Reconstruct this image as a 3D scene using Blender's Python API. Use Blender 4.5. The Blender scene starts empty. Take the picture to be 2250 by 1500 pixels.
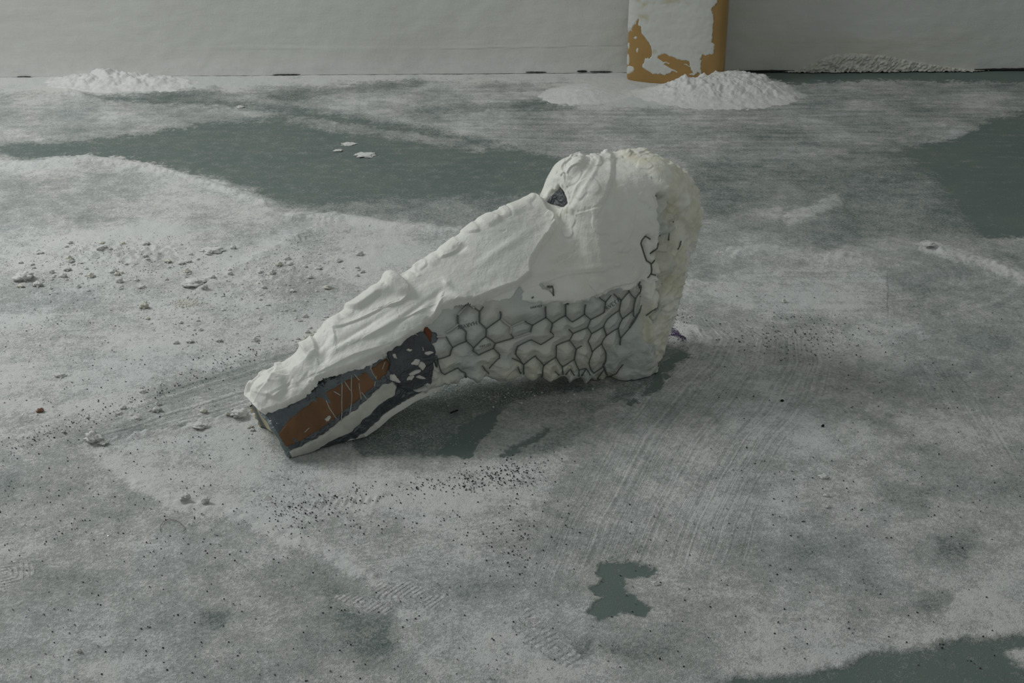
import bpy, math, random
import numpy as np
from mathutils import Vector, Matrix
from mathutils.bvhtree import BVHTree

random.seed(7)
rng = np.random.default_rng(11)
scene = bpy.context.scene
COL = scene.collection

# ------------------------------------------------------------------ camera
F_PX = 3000.0
PITCH = math.radians(25.0)
CAM = np.array([0.0, 0.0, 1.15])
FWD = np.array([0.0, math.cos(PITCH), -math.sin(PITCH)])
UPV = np.array([0.0, math.sin(PITCH), math.cos(PITCH)])
RGT = np.array([1.0, 0.0, 0.0])
cd = bpy.data.cameras.new('camera')
cd.sensor_width = 36.0
cd.lens = 36.0 * F_PX / 2250.0
cd.clip_start = 0.05
cam = bpy.data.objects.new('camera', cd)
COL.objects.link(cam)
cam.location = CAM
cam.rotation_euler = (math.pi / 2 - PITCH, 0, 0)
scene.camera = cam

# ------------------------------------------------------------------ light
scene.view_settings.view_transform = 'Standard'
scene.view_settings.look = 'None'
scene.view_settings.exposure = 0.0
scene.view_settings.gamma = 1.0
scene.view_settings.use_curve_mapping = False

world = bpy.data.worlds.new('room_daylight')
scene.world = world
world.use_nodes = True
bg = world.node_tree.nodes['Background']
bg.inputs[0].default_value = (0.93, 1.0, 0.965, 1)
bg.inputs[1].default_value = 0.25


def area(name, loc, target, sx, sy, power, color):
    l = bpy.data.lights.new(name, 'AREA')
    l.shape = 'RECTANGLE'
    l.size = sx
    l.size_y = sy
    l.energy = power
    l.color = color
    o = bpy.data.objects.new(name, l)
    COL.objects.link(o)
    o.location = loc
    d = Vector(target) - Vector(loc)
    o.rotation_euler = d.to_track_quat('-Z', 'Y').to_euler()
    return o


area('window_daylight', (-2.75, 3.15, 2.35), (0.15, 2.7, 0.1), 1.1, 1.3, 54.0, (0.97, 1.0, 0.985))


# ------------------------------------------------------------------ pixel <-> world helpers
def proj(P):
    d = P - CAM
    w = np.maximum(d @ FWD, 0.05)
    return 1125 + F_PX * (d @ RGT) / w, 750 - F_PX * (d @ UPV) / w


def ray(px, py):
    return FWD + RGT * ((px - 1125) / F_PX) + UPV * ((750 - py) / F_PX)


def ground(px, py, z=0.0):
    d = ray(px, py)
    t = (z - CAM[2]) / d[2]
    return CAM + d * t


# ------------------------------------------------------------------ noise and 2-D field helpers
_perm = np.random.default_rng(5).permutation(256)
_perm = np.concatenate([_perm, _perm, _perm])
_g3 = np.random.default_rng(6).normal(size=(256, 3))
_g3 /= np.linalg.norm(_g3, axis=1)[:, None]


def noise3(p):
    pi = np.floor(p).astype(np.int64)
    f = p - pi
    u = f * f * f * (f * (f * 6 - 15) + 10)
    pi &= 255
    out = 0
    for dx in (0, 1):
        wx = u[:, 0] if dx else 1 - u[:, 0]
        for dy in (0, 1):
            wy = u[:, 1] if dy else 1 - u[:, 1]
            for dz in (0, 1):
                wz = u[:, 2] if dz else 1 - u[:, 2]
                h = _perm[_perm[_perm[(pi[:, 0] + dx) & 255] + ((pi[:, 1] + dy) & 255)] + ((pi[:, 2] + dz) & 255)]
                g = _g3[h]
                out = out + wx * wy * wz * (g[:, 0] * (f[:, 0] - dx) + g[:, 1] * (f[:, 1] - dy) + g[:, 2] * (f[:, 2] - dz))
    return out * 1.5


def noise2(x, y):
    pi, pj = np.floor(x).astype(np.int64), np.floor(y).astype(np.int64)
    fx, fy = x - pi, y - pj
    ux = fx * fx * fx * (fx * (fx * 6 - 15) + 10)
    uy = fy * fy * fy * (fy * (fy * 6 - 15) + 10)

    def g(i, j, a, b):
        h = _perm[_perm[i & 255] + (j & 255)]
        t = h * (2 * math.pi / 256)
        return np.cos(t) * a + np.sin(t) * b
    n00 = g(pi, pj, fx, fy)
    n10 = g(pi + 1, pj, fx - 1, fy)
    n01 = g(pi, pj + 1, fx, fy - 1)
    n11 = g(pi + 1, pj + 1, fx - 1, fy - 1)
    a = n00 + ux * (n10 - n00)
    b = n01 + ux * (n11 - n01)
    return (a + uy * (b - a)) * 1.5


def fbm2(x, y, o=3):
    s, a = 0, 1.0
    for i in range(o):
        s = s + a * noise2(x * 2 ** i + 17 * i, y * 2 ** i + 31 * i)
        a *= 0.5
    return s


def sstep(a, b, x):
    t = np.clip((x - a) / (b - a), 0, 1)
    return t * t * (3 - 2 * t)


def seg_dist(px, py, a, b):
    ax, ay = a
    bx, by = b
    dx, dy = bx - ax, by - ay
    L = dx * dx + dy * dy + 1e-9
    t = np.clip(((px - ax) * dx + (py - ay) * dy) / L, 0, 1)
    return np.hypot(px - ax - t * dx, py - ay - t * dy), t


def sd_poly(px, py, poly):
    """signed distance, negative inside"""
    d = np.full(px.shape, 1e9)
    ins = np.zeros(px.shape, bool)
    n = len(poly)
    for i in range(n):
        a, b = poly[i], poly[(i + 1) % n]
        d = np.minimum(d, seg_dist(px, py, a, b)[0])
        if a[1] != b[1]:
            c = ((a[1] > py) != (b[1] > py)) & (px < (b[0] - a[0]) * (py - a[1]) / (b[1] - a[1]) + a[0])
            ins ^= c
    return np.where(ins, -d, d)


def line_dist(px, py, pts):
    d = np.full(px.shape, 1e9)
    for a, b in zip(pts[:-1], pts[1:]):
        d = np.minimum(d, seg_dist(px, py, a, b)[0])
    return d


# ------------------------------------------------------------------ object helpers
def mesh_obj(name, V, Fc, mat, parent=None, smooth=True):
    me = bpy.data.meshes.new(name)
    V = np.asarray(V, np.float32)
    if isinstance(Fc, np.ndarray) and Fc.ndim == 2:
        n, k = Fc.shape
        me.vertices.add(len(V))
        me.vertices.foreach_set('co', V.ravel())
        me.loops.add(n * k)
        me.loops.foreach_set('vertex_index', Fc.astype(np.int32).ravel())
        me.polygons.add(n)
        me.polygons.foreach_set('loop_start', np.arange(0, n * k, k, dtype=np.int32))
        me.polygons.foreach_set('loop_total', np.full(n, k, np.int32))
        me.update(calc_edges=True)
        me.validate()
    else:
        me.from_pydata([tuple(map(float, v)) for v in V], [], Fc)
        me.update()
    if smooth:
        me.polygons.foreach_set('use_smooth', np.ones(len(me.polygons), bool))
    if mat:
        me.materials.append(mat)
    o = bpy.data.objects.new(name, me)
    COL.objects.link(o)
    if parent:
        o.parent = parent
    return o


def attr(o, name, vals):
    a = o.data.attributes.new(name, 'FLOAT', 'POINT')
    a.data.foreach_set('value', np.asarray(vals, np.float32))


def tag(o, label=None, cat=None, group=None, kind=None):
    if label:
        o['label'] = label
    if cat:
        o['category'] = cat
    if group:
        o['group'] = group
    if kind:
        o['kind'] = kind
    return o


def empty(name, loc):
    o = bpy.data.objects.new(name, None)
    o.empty_display_size = 0.05
    COL.objects.link(o)
    o.location = loc
    return o


def compact(V, Fc):
    used = np.unique(Fc)
    m = np.full(len(V), -1, np.int64)
    m[used] = np.arange(len(used))
    return V[used], m[Fc], used


def tube_verts(pts, r, k=6):
    """tube along a poly-line, closed ends -> verts, quads"""
    pts = np.asarray(pts, float)
    n = len(pts)
    T = np.gradient(pts, axis=0)
    T /= np.linalg.norm(T, axis=1)[:, None] + 1e-12
    ref = np.array([0, 0, 1.0]) if abs(T[0][2]) < 0.9 else np.array([1.0, 0, 0])
    A = np.cross(T, ref)
    A /= np.linalg.norm(A, axis=1)[:, None] + 1e-12
    B = np.cross(T, A)
    rr = np.broadcast_to(np.asarray(r, float), (n,))
    ang = np.linspace(0, 2 * math.pi, k, endpoint=False)
    V = pts[:, None, :] + rr[:, None, None] * (np.cos(ang)[None, :, None] * A[:, None, :] + np.sin(ang)[None, :, None] * B[:, None, :])
    V = V.reshape(-1, 3)
    Fq = []
    for i in range(n - 1):
        for j in range(k):
            a, b = i * k + j, i * k + (j + 1) % k
            Fq.append((a, b, b + k, a + k))
    Fq.append(tuple(range(k - 1, -1, -1)))
    Fq.append(tuple((n - 1) * k + j for j in range(k)))
    return V, Fq


def join(parts):
    V, Fq, off = [], [], 0
    for v, f in parts:
        V.append(np.asarray(v))
        Fq += [tuple(i + off for i in q) for q in f]
        off += len(v)
    return np.concatenate(V), Fq


# ------------------------------------------------------------------ node helpers
class NT:
    def __init__(self, name):
        self.m = bpy.data.materials.new(name)
        self.m.use_nodes = True
        self.t = self.m.node_tree
        self.bsdf = self.t.nodes['Principled BSDF']
        self.co = None

    def n(self, typ, **kw):
        nd = self.t.nodes.new(typ)
        for k, v in kw.items():
            setattr(nd, k, v)
        return nd

    def link(self, a, b):
        self.t.links.new(a, b)

    def put(self, sock, v):
        if isinstance(v, (int, float)):
            sock.default_value = v
        elif isinstance(v, tuple):
            sock.default_value = v if len(v) != 3 or sock.type == 'VECTOR' else (*v, 1)
        else:
            self.link(v, sock)

    def math(self, op, a, b=0.0, c=None, clamp=False):
        nd = self.n('ShaderNodeMath', operation=op, use_clamp=clamp)
        self.put(nd.inputs[0], a)
        self.put(nd.inputs[1], b)
        if c is not None:
            self.put(nd.inputs[2], c)
        return nd.outputs[0]

    def attr(self, name):
        return self.n('ShaderNodeAttribute', attribute_name=name).outputs['Fac']

    def obj(self):
        if self.co is None:
            self.co = self.n('ShaderNodeTexCoord').outputs['Object']
        return self.co

    def noise(self, scale, detail=2.0, rough=0.5, vec=None, stretch=None, dist=0.0):
        nd = self.n('ShaderNodeTexNoise')
        v = vec if vec is not None else self.obj()
        if stretch:
            mp = self.n('ShaderNodeMapping')
            mp.inputs['Scale'].default_value = stretch
            self.link(v, mp.inputs[0])
            v = mp.outputs[0]
        self.link(v, nd.inputs['Vector'])
        nd.inputs['Scale'].default_value = scale
        nd.inputs['Detail'].default_value = detail
        nd.inputs['Roughness'].default_value = rough
        nd.inputs['Distortion'].default_value = dist
        return nd.outputs[0]

    def noise1(self, w, scale, detail=2.0, rough=0.6):
        nd = self.n('ShaderNodeTexNoise', noise_dimensions='1D')
        self.put(nd.inputs['W'], w)
        nd.inputs['Scale'].default_value = scale
        nd.inputs['Detail'].default_value = detail
        nd.inputs['Roughness'].default_value = rough
        return nd.outputs[0]

    def ramp(self, v, a, b, smooth=True):
        nd = self.n('ShaderNodeMapRange', interpolation_type='SMOOTHSTEP' if smooth else 'LINEAR')
        self.put(nd.inputs[0], v)
        self.put(nd.inputs[1], a)
        self.put(nd.inputs[2], b)
        return nd.outputs[0]

    def mix(self, f, a, b):
        nd = self.n('ShaderNodeMix', data_type='RGBA')
        self.put(nd.inputs['Factor'], f)
        self.put(nd.inputs['A'], a)
        self.put(nd.inputs['B'], b)
        return nd.outputs['Result']

    def bump(self, h, dist, strength=1.0, normal=None):
        nd = self.n('ShaderNodeBump')
        nd.inputs['Strength'].default_value = strength
        nd.inputs['Distance'].default_value = dist
        self.put(nd.inputs['Height'], h)
        if normal is not None:
            self.link(normal, nd.inputs['Normal'])
        return nd.outputs[0]

    def done(self, color, rough=0.7, metal=0.0, normal=None, spec=0.3):
        self.put(self.bsdf.inputs['Base Color'], color)
        self.put(self.bsdf.inputs['Roughness'], rough)
        self.put(self.bsdf.inputs['Metallic'], metal)
        self.bsdf.inputs['Specular IOR Level'].default_value = spec
        if normal is not None:
            self.link(normal, self.bsdf.inputs['Normal'])
        return self.m


POWDER = (0.60, 0.605, 0.61)
GREEN = (0.165, 0.215, 0.198)


def mat_floor():
    m = NT('powdered_green_floor')
    dens, sc, sa = m.attr('dens'), m.attr('streak_c'), m.attr('streak_a')
    pc, pa = m.attr('print_c'), m.attr('print_a')
    grain = m.noise(620, 2, 0.6)
    mid = m.noise(170, 4, 0.7)
    clump = m.noise(42, 4, 0.65)
    streak = m.noise1(sc, 1.0, 4.0, 0.75)
    sdev = m.math('MULTIPLY', m.math('SUBTRACT', streak, 0.5), m.math('MULTIPLY', sa, 1.05))
    g = m.math('ADD', m.math('ADD', m.math('MULTIPLY', m.math('SUBTRACT', grain, 0.5), 0.95),
                             m.math('MULTIPLY', m.math('SUBTRACT', clump, 0.5), 0.5)),
               m.math('MULTIPLY', m.math('SUBTRACT', mid, 0.5), 1.1))
    lv = m.math('ADD', m.math('ADD', dens, g), sdev)
    # thin powder shows floor between the grains, thick powder hides it
    cov = m.ramp(lv, 0.02, 0.70, False)
    tone = m.noise(3.5, 4, 0.6)
    powder = m.mix(m.ramp(tone, 0.3, 0.7), (0.70, 0.715, 0.715), (0.755, 0.735, 0.72))
    green = m.mix(m.ramp(m.noise(5, 3), 0.3, 0.7), (0.130, 0.172, 0.163), (0.155, 0.195, 0.178))
    col = m.mix(cov, green, powder)
    pr = m.math('MULTIPLY', m.math('SINE', pc), pa)
    h = m.math('ADD', m.math('MULTIPLY', m.math('ADD', grain, m.math('MULTIPLY', mid, 1.5)), m.math('ADD', cov, 0.15)),
               m.math('MULTIPLY', m.math('MULTIPLY', streak, sa), 2.4))
    nb = m.bump(h, 0.0017, 0.85)
    nb2 = m.bump(pr, 0.0016, 0.6, nb)
    rough = m.math('ADD', m.math('MULTIPLY', cov, 0.4), 0.5, clamp=True)
    return m.done(col, rough, 0, nb2, 0.25)


def mat_powder(name='loose_plaster_powder', c1=(0.72, 0.705, 0.695), c2=(0.79, 0.785, 0.775)):
    m = NT(name)
    n = m.noise(55, 4, 0.65)
    return m.done(m.mix(m.ramp(n, 0.3, 0.7), c1, c2), 0.9, 0, m.bump(m.math('ADD', n, m.noise(420, 2)), 0.003, 0.7), 0.15)


def mat_wall():
    m = NT('painted_plaster_wall')
    a = m.noise(2.2, 5, 0.6)
    b = m.noise(130, 3, 0.6)
    c = m.noise(9, 4, 0.6, stretch=(0.4, 1, 2.5))
    s = m.attr('stain')
    col = m.mix(m.ramp(a, 0.25, 0.75), (0.60, 0.60, 0.565), (0.645, 0.65, 0.62))
    col = m.mix(m.math('MULTIPLY', s, m.ramp(c, 0.3, 0.75)), col, (0.53, 0.51, 0.41))
    col = m.mix(m.math('MULTIPLY', m.attr('dust'), m.ramp(m.noise(40, 4, 0.7), 0.25, 0.7)), col, (0.68, 0.675, 0.665))
    crk = m.attr('crack')
    col = m.mix(crk, col, (0.27, 0.27, 0.25))
    h = m.math('ADD', m.math('MULTIPLY', b, 0.3), m.math('ADD', c, m.math('MULTIPLY', m.noise(30, 3), 0.6)))
    return m.done(col, 0.75, 0, m.bump(h, 0.004, 0.45), 0.2)


def mat_plaster():
    m = NT('trowelled_white_plaster')
    y = m.attr('yellow')
    n = m.noise(14, 3, 0.6)
    fine = m.noise(160, 4, 0.65)
    pits = m.ramp(m.noise(70, 1), 0.22, 0.30)
    col = m.mix(m.ramp(n, 0.3, 0.7), (0.83, 0.825, 0.775), (0.885, 0.88, 0.835))
    col = m.mix(m.math('MULTIPLY', y, m.ramp(m.noise(22, 3), 0.25, 0.7)), col, (0.72, 0.68, 0.55))
    tr = m.noise(20, 4, 0.6, stretch=(1.8, 1.8, 0.6), dist=0.6)
    h = m.math('ADD', m.math('MULTIPLY', fine, 0.35), m.math('ADD', m.math('ADD', m.noise(48, 3, 0.6), m.math('MULTIPLY', tr, 1.6)), m.math('MULTIPLY', pits, 0.4)))
    return m.done(col, 0.5, 0, m.bump(h, 0.0030, 0.5), 0.3)


def mat_tape(name='grey_duct_tape', c1=(0.10, 0.115, 0.13), c2=(0.15, 0.165, 0.18), rough=0.10, metal=0.5, fleck=0.0):
    m = NT(name)
    n = m.noise(28, 3, 0.6)
    cr = m.noise(60, 2, 0.5, dist=1.5)
    col = m.mix(m.ramp(n, 0.3, 0.7), c1, c2)
    return m.done(col, m.math('ADD', m.math('MULTIPLY', n, 0.25), rough), metal, m.bump(m.math('ADD', n, cr), 0.009, 0.7), 0.6)


def mat_cardboard():
    m = NT('brown_cardboard')
    n = m.noise(9, 4, 0.6, stretch=(3, 3, 1))
    f = m.noise(220, 3, 0.7, stretch=(1, 6, 1))
    col = m.mix(m.ramp(n, 0.3, 0.7), (0.150, 0.076, 0.036), (0.215, 0.112, 0.055))
    col = m.mix(m.math('MULTIPLY', m.ramp(f, 0.62, 0.75), 0.25), col, (0.42, 0.33, 0.24))
    return m.done(col, 0.55, 0, m.bump(f, 0.001, 0.3), 0.3)


def mat_bag():
    m = NT('translucent_white_bag')
    st = m.noise(9, 3, 0.6, stretch=(1.0, 1.0, 5.0))
    fo = m.noise(40, 3, 0.6, dist=1.0)
    y = m.ramp(m.noise(11, 3), 0.38, 0.60)
    col = m.mix(m.ramp(st, 0.3, 0.7), (0.50, 0.53, 0.515), (0.60, 0.605, 0.58))
    col = m.mix(m.math('MULTIPLY', y, m.attr('yellow')), col, (0.66, 0.64, 0.54))
    m.done(col, 0.32, 0, m.bump(m.math('ADD', fo, st), 0.006, 0.6), 0.4)
    return m.m


def mat_plain(name, col, rough=0.6, metal=0.0, spec=0.3, var=0.12, scale=40):
    m = NT(name)
    n = m.noise(scale, 3, 0.6)
    a = tuple(c * (1 - var) for c in col)
    b = tuple(min(1, c * (1 + var)) for c in col)
    return m.done(m.mix(m.ramp(n, 0.3, 0.7), a, b), rough, metal, m.bump(n, 0.002, 0.3), spec)


M_FLOOR, M_POW, M_WALL, M_PLA, M_TAPE = mat_floor(), mat_powder(), mat_wall(), mat_plaster(), mat_tape()
M_PATCH = mat_tape('charcoal_duct_tape', (0.055, 0.06, 0.068), (0.085, 0.092, 0.10), 0.38, 0.1)
M_CARD, M_BAG = mat_cardboard(), mat_bag()
M_STRIP = mat_plain('pale_card_strip', (0.56, 0.55, 0.50), 0.6)
M_WIRE = mat_plain('galvanised_wire', (0.135, 0.16, 0.15), 0.5, 0.3)
M_WIREP = mat_plain('plaster_coated_wire', (0.50, 0.50, 0.47), 0.7)
M_TAN = mat_plain('tan_varnished_board', (0.335, 0.205, 0.072), 0.45, 0, 0.4, 0.06, 12)
M_SMEAR = mat_plain('smeared_plaster', (0.62, 0.62, 0.575), 0.75, 0, 0.2, 0.08, 30)
M_RIM = mat_plain('torn_paper_edge', (0.60, 0.53, 0.38), 0.8)
M_CRUMB = mat_plain('plaster_crumb', (0.73, 0.725, 0.71), 0.9, 0, 0.15, 0.08, 90)
M_CRUMBY = mat_plain('yellowed_plaster_crumb', (0.71, 0.69, 0.62), 0.9, 0, 0.15, 0.1, 90)
M_GLIT = mat_plain('dark_purple_glitter', (0.022, 0.014, 0.040), 0.35, 0.3, 0.5)
M_GLIT2 = mat_plain('violet_glitter', (0.10, 0.06, 0.17), 0.3, 0.4, 0.5)
M_GLINT = mat_plain('painted_glint_glitter', (0.85, 0.72, 0.98), 0.25, 0.2, 0.8)  # glint of the purple flakes put into a pale lilac base colour
M_SPARK = mat_plain('silver_glitter', (0.72, 0.78, 0.76), 0.35, 0.2, 0.8)
M_BLACK = mat_plain('black_plastic', (0.012, 0.012, 0.012), 0.5)
M_INK = mat_plain('faded_green_ink', (0.16, 0.20, 0.185), 0.7)
M_RUST = mat_plain('reddish_crumb', (0.30, 0.17, 0.12), 0.9)
M_FIBRE = mat_plain('brown_fibre', (0.25, 0.19, 0.16), 0.7)
M_GAP = mat_plain('dark_wall_gap', (0.03, 0.032, 0.03), 0.9)

# ------------------------------------------------------------------ the floor
NXC, NYR = 820, 760
tx = np.linspace(-1, 1, NXC)
tx = np.concatenate([[-5, -2.2], tx, [2.2, 5]])
ys = np.concatenate([[-0.5, 0.8], np.geomspace(1.36, 4.95, NYR), [5.05]])
XX = tx[None, :] * (0.10 + 0.40 * np.maximum(ys, 1.2))[:, None]
YY = np.repeat(ys[:, None], len(tx), 1)
gx, gy = XX.ravel(), YY.ravel()
P0 = np.stack([gx, np.maximum(gy, 1.0), np.zeros_like(gx)], 1)
fx, fy = proj(P0)
# wander the outlines a little so nothing is ruler-cut
wx = fx + 10 * fbm2(gx * 16, gy * 16, 3) + 8 * noise2(gx * 70, gy * 70) + 6 * noise2(gx * 150, gy * 150)
wy = fy + (5 * fbm2(gx * 16 + 40, gy * 16, 3) + 5 * noise2(gx * 70, gy * 70 + 9) + 4 * noise2(gx * 150, gy * 150 + 5))

dens = np.full(gx.shape, 0.56)
sc = gy * 160
sa = np.full(gx.shape, 0.0)


def paint(poly, val, soft=14, streak=None, w=1.0):
    global dens
    d = sd_poly(wx, wy, poly)
    k = w * (1 - sstep(-soft, soft, d))
    dens = dens * (1 - k) + val * k
    return k


def stroke(pts, val, width, soft=None, w=1.0):
    global dens
    d = line_dist(wx, wy, pts)
    k = w * (1 - sstep(width * 0.25, width, d))
    dens = dens * (1 - k) + val * k
    return k


R = 2700
# broad zones, back to front
paint([(-900, 100), (R, 100), (R, 215), (-900, 225)], 0.55, 14)
paint([(-900, 150), (1400, 140), (1400, 185), (900, 176), (480, 196), (300, 205), (-900, 214)], 0.88, 9)
paint([(-900, 205), (210, 205), (230, 232), (640, 236), (900, 300), (-900, 330)], 0.56, 14)
paint([(225, 212), (470, 196), (560, 210), (470, 224), (250, 222)], 0.30, 6)
paint([(560, 205), (850, 182), (940, 182), (900, 200), (740, 212), (640, 228)], 0.30, 8)
paint([(640, 230), (740, 205), (900, 200), (1090, 218), (1000, 235), (700, 262)], 0.56, 10)
paint([(880, 250), (950, 236), (1100, 224), (1260, 218), (1400, 228), (1250, 240), (1020, 247)], 0.24, 8)
paint([(980, 290), (1060, 255), (1400, 240), (1650, 235), (R, 230), (R, 240), (2180, 262), (2105, 305), (1980, 325), (1500, 345), (1240, 345)], 0.53, 7)
paint([(1560, 165), (R, 160), (R, 300), (2250, 250), (2180, 262), (2105, 305), (1980, 325), (1600, 330), (1560, 250)], 0.42, 16)
paint([(1600, 120), (R, 120), (R, 182), (2150, 178), (1900, 174), (1720, 186), (1600, 190)], -0.25, 7)
k = paint([(200, 214), (470, 222), (640, 236), (820, 262), (985, 292), (1240, 350), (1240, 410), (1170, 440), (1000, 455),
           (800, 458), (640, 455), (540, 410), (440, 385), (300, 355), (200, 348), (100, 352), (-60, 330), (-60, 318), (140, 312), (300, 292),
           (450, 268), (580, 262), (640, 245), (440, 232)], 0.05, 12)
stroke([(640, 262), (760, 282), (900, 300), (1060, 325)], 0.36, 16)
stroke([(60, 300), (300, 285), (520, 250)], 0.50, 18)
paint([(1980, 325), (2105, 305), (2180, 262), (2250, 248), (R, 230), (R, 540), (2100, 520), (2000, 450), (1900, 380)], -0.02, 7)
paint([(1500, 345), (1980, 325), (2060, 400), (2150, 520), (1900, 560), (1530, 560), (1520, 420)], 0.27, 26)
stroke([(1740, 480), (1800, 458), (1840, 440)], 0.62, 22)
stroke([(1560, 500), (1700, 470)], 0.50, 26)
paint([(1520, 520), (1700, 500), (1900, 540), (2050, 530), (R, 560), (R, 700), (2250, 690), (1900, 700), (1500, 700)], 0.52, 28)
paint([(1560, 560), (1660, 545), (1900, 560), (2020, 640), (1900, 690), (1640, 690), (1570, 640)], 0.68, 22)
stroke([(1610, 560), (1680, 548), (1830, 572), (1850, 566)], 0.80, 16)
paint([(1900, 555), (2100, 560), (2210, 620), (2230, 690), (2050, 680), (1960, 620)], 0.42, 18)
stroke([(2030, 540), (2090, 560), (2180, 580), (2250, 612), (2330, 630)], 0.82, 20)
stroke([(2040, 545), (2060, 540)], 0.9, 14)
# left light field
paint([(-900, 352), (80, 352), (200, 346), (330, 366), (450, 398), (560, 436), (620, 462), (740, 472), (880, 498), (1000, 506), (1100, 520),
       (1000, 600), (740, 720), (560, 880), (-900, 1010)], 0.70, 11)
paint([(-60, 395), (200, 385), (360, 410), (420, 450), (300, 500), (-60, 505)], 0.55, 22)
stroke([(-40, 360), (70, 362), (200, 348), (330, 368), (450, 400), (580, 446)], 0.84, 13)
stroke([(60, 585), (200, 540), (340, 525), (420, 560), (540, 600)], 0.88, 52, w=0.8)
stroke([(430, 640), (560, 560), (690, 490), (760, 478), (900, 510)], 0.80, 30, w=0.8)
stroke([(640, 476), (740, 474), (860, 496), (1010, 510)], 0.86, 12)
paint([(840, 440), (1200, 430), (1240, 440), (1090, 490), (1000, 500), (880, 490), (700, 466), (640, 456)], 0.32, 16)
# swept band left of the toe
kb = paint([(150, 985), (330, 870), (520, 800), (690, 735), (760, 740), (600, 880), (560, 915), (380, 950), (200, 980)], 0.50, 10)
stroke([(-60, 985), (180, 900), (330, 835), (560, 770), (690, 730)], 0.76, 26, w=0.8)
stroke([(195, 975), (330, 958), (440, 935), (560, 912)], 0.92, 11)
paint([(110, 960), (230, 925), (330, 920), (300, 960), (170, 985)], 0.40, 12)
paint([(-60, 990), (160, 985), (300, 1060), (440, 1120), (600, 1190), (720, 1250), (860, 1320), (900, 1500), (900, 1800), (-900, 1800), (-900, 1000)], 0.55, 24)
# smooth patch in front of the toe
paint([(185, 985), (560, 920), (620, 1020), (800, 1055), (1000, 1040), (1240, 990), (1260, 1040), (1190, 1120), (700, 1120), (640, 1180), (430, 1118), (320, 1070), (240, 1030)], 0.72, 10)
stroke([(300, 1062), (400, 1110), (520, 1130), (640, 1185), (740, 1230), (830, 1270)], 0.92, 26, w=0.9)
stroke([(780, 1250), (900, 1310), (1000, 1335)], 0.78, 26, w=0.8)
paint([(690, 1150), (1180, 1120), (1150, 1290), (900, 1310), (760, 1230)], 0.60, 20)
stroke([(660, 1125), (860, 1105), (1100, 1060), (1230, 1010)], 0.80, 24, w=0.8)
# great swept arcs right of the heel
XL = [(700, 1470), (745, 1490), (800, 1440), (880, 1345), (960, 1285), (1040, 1250), (1150, 1190), (1260, 1140), (1400, 1085)]
XRt = [(700, 1700), (745, 1790), (800, 1800), (880, 1770), (960, 1700), (1040, 1645), (1150, 1590), (1260, 1555), (1400, 1520)]
xl = np.interp(fy, [a for a, _ in XL], [b for _, b in XL])
xr = np.interp(fy, [a for a, _ in XRt], [b for _, b in XRt])
arc_c = (fx - xl) / (xr - xl)
arc_poly = [(1480, 735), (1560, 700), (1700, 715), (1810, 770), (1830, 850), (1740, 960), (1690, 1060), (1650, 1240), (1440, 1240), (1320, 1230),
            (1180, 1290), (1130, 1270), (1190, 1150), (1250, 1040), (1340, 885), (1440, 800)]
karc = paint(arc_poly, 0.58, 16)
stroke([(1490, 715), (1530, 720), (1548, 750)], 0.82, 12)
# bare floor by and under the sculpture
paint([(760, 960), (860, 880), (960, 840), (1330, 838), (1400, 830), (1240, 930), (1110, 895), (1010, 1008), (950, 1000), (800, 1002)], 0.16, 10)
paint([(1108, 893), (1180, 870), (1400, 850), (1330, 890), (1250, 985), (1180, 1000), (1030, 1010), (1012, 1006)], 0.40, 5)
paint([(1108, 893), (1085, 930), (1025, 1012), (1012, 1008), (960, 1000), (1020, 930)], -0.1, 5)
stroke([(1190, 950), (1150, 978), (1112, 1000)], 0.0, 13)
paint([(1410, 790), (1450, 760), (1510, 765), (1480, 800), (1380, 880), (1330, 880)], 0.18, 10)
stroke([(1495, 778), (1450, 830), (1425, 862)], -0.1, 16)
stroke([(1395, 880), (1380, 888)], 0.0, 9)
paint([(1420, 755), (1450, 700), (1520, 730), (1515, 752)], 0.90, 6)
# right field
paint([(1830, 720), (R, 700), (R, 1100), (2100, 1100), (1900, 980), (1780, 940), (1840, 850)], 0.54, 30)
paint([(1880, 900), (1960, 920), (1980, 960), (1920, 950)], 0.34, 14)
paint([(1740, 960), (1900, 970), (2100, 1100), (R, 1120), (R, 1420), (1900, 1430), (1500, 1430), (1640, 1260)], 0.60, 24)
paint([(1930, 1060), (2060, 1070), (2030, 1130), (1940, 1110)], 0.38, 20)
paint([(2050, 1180), (2150, 1170), (2130, 1240), (2060, 1230)], 0.30, 24)
paint([(2040, 1300), (2100, 1310), (2080, 1360), (2020, 1340)], 0.32, 18)
paint([(1860, 1130), (2010, 1160), (2000, 1280), (1860, 1260)], 0.66, 30)
stroke([(2260, 1230), (2170, 1300), (2080, 1380), (1960, 1400)], 0.74, 42, w=0.8)
# bare patches at the front
paint([(880, 1290), (1330, 1260), (1640, 1330), (1500, 1480), (900, 1800), (760, 1800)], 0.52, 30)
paint([(860, 1310), (1120, 1340), (1240, 1500), (1100, 1700), (840, 1600), (860, 1400)], 0.66, 24)
paint([(1310, 1240), (1380, 1235), (1440, 1250), (1445, 1265), (1370, 1272), (1368, 1290), (1400, 1320), (1430, 1335), (1420, 1355), (1360, 1350), (1310, 1365),
       (1290, 1345), (1320, 1310), (1290, 1290), (1322, 1280), (1316, 1262)], -0.05, 6)
paint([(1245, 1400), (1310, 1400), (1300, 1450), (1280, 1455)], 0.24, 12)
paint([(1330, 1410), (1480, 1420), (1420, 1460), (1340, 1450)], 0.22, 20)
paint([(450, 1340), (500, 1345), (490, 1380), (440, 1375)], 0.16, 14)
paint([(750, 1340), (860, 1350), (880, 1440), (800, 1470), (760, 1420)], 0.26, 24)
paint([(540, 1250), (700, 1230), (820, 1330), (600, 1310)], 0.33, 30)
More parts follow.
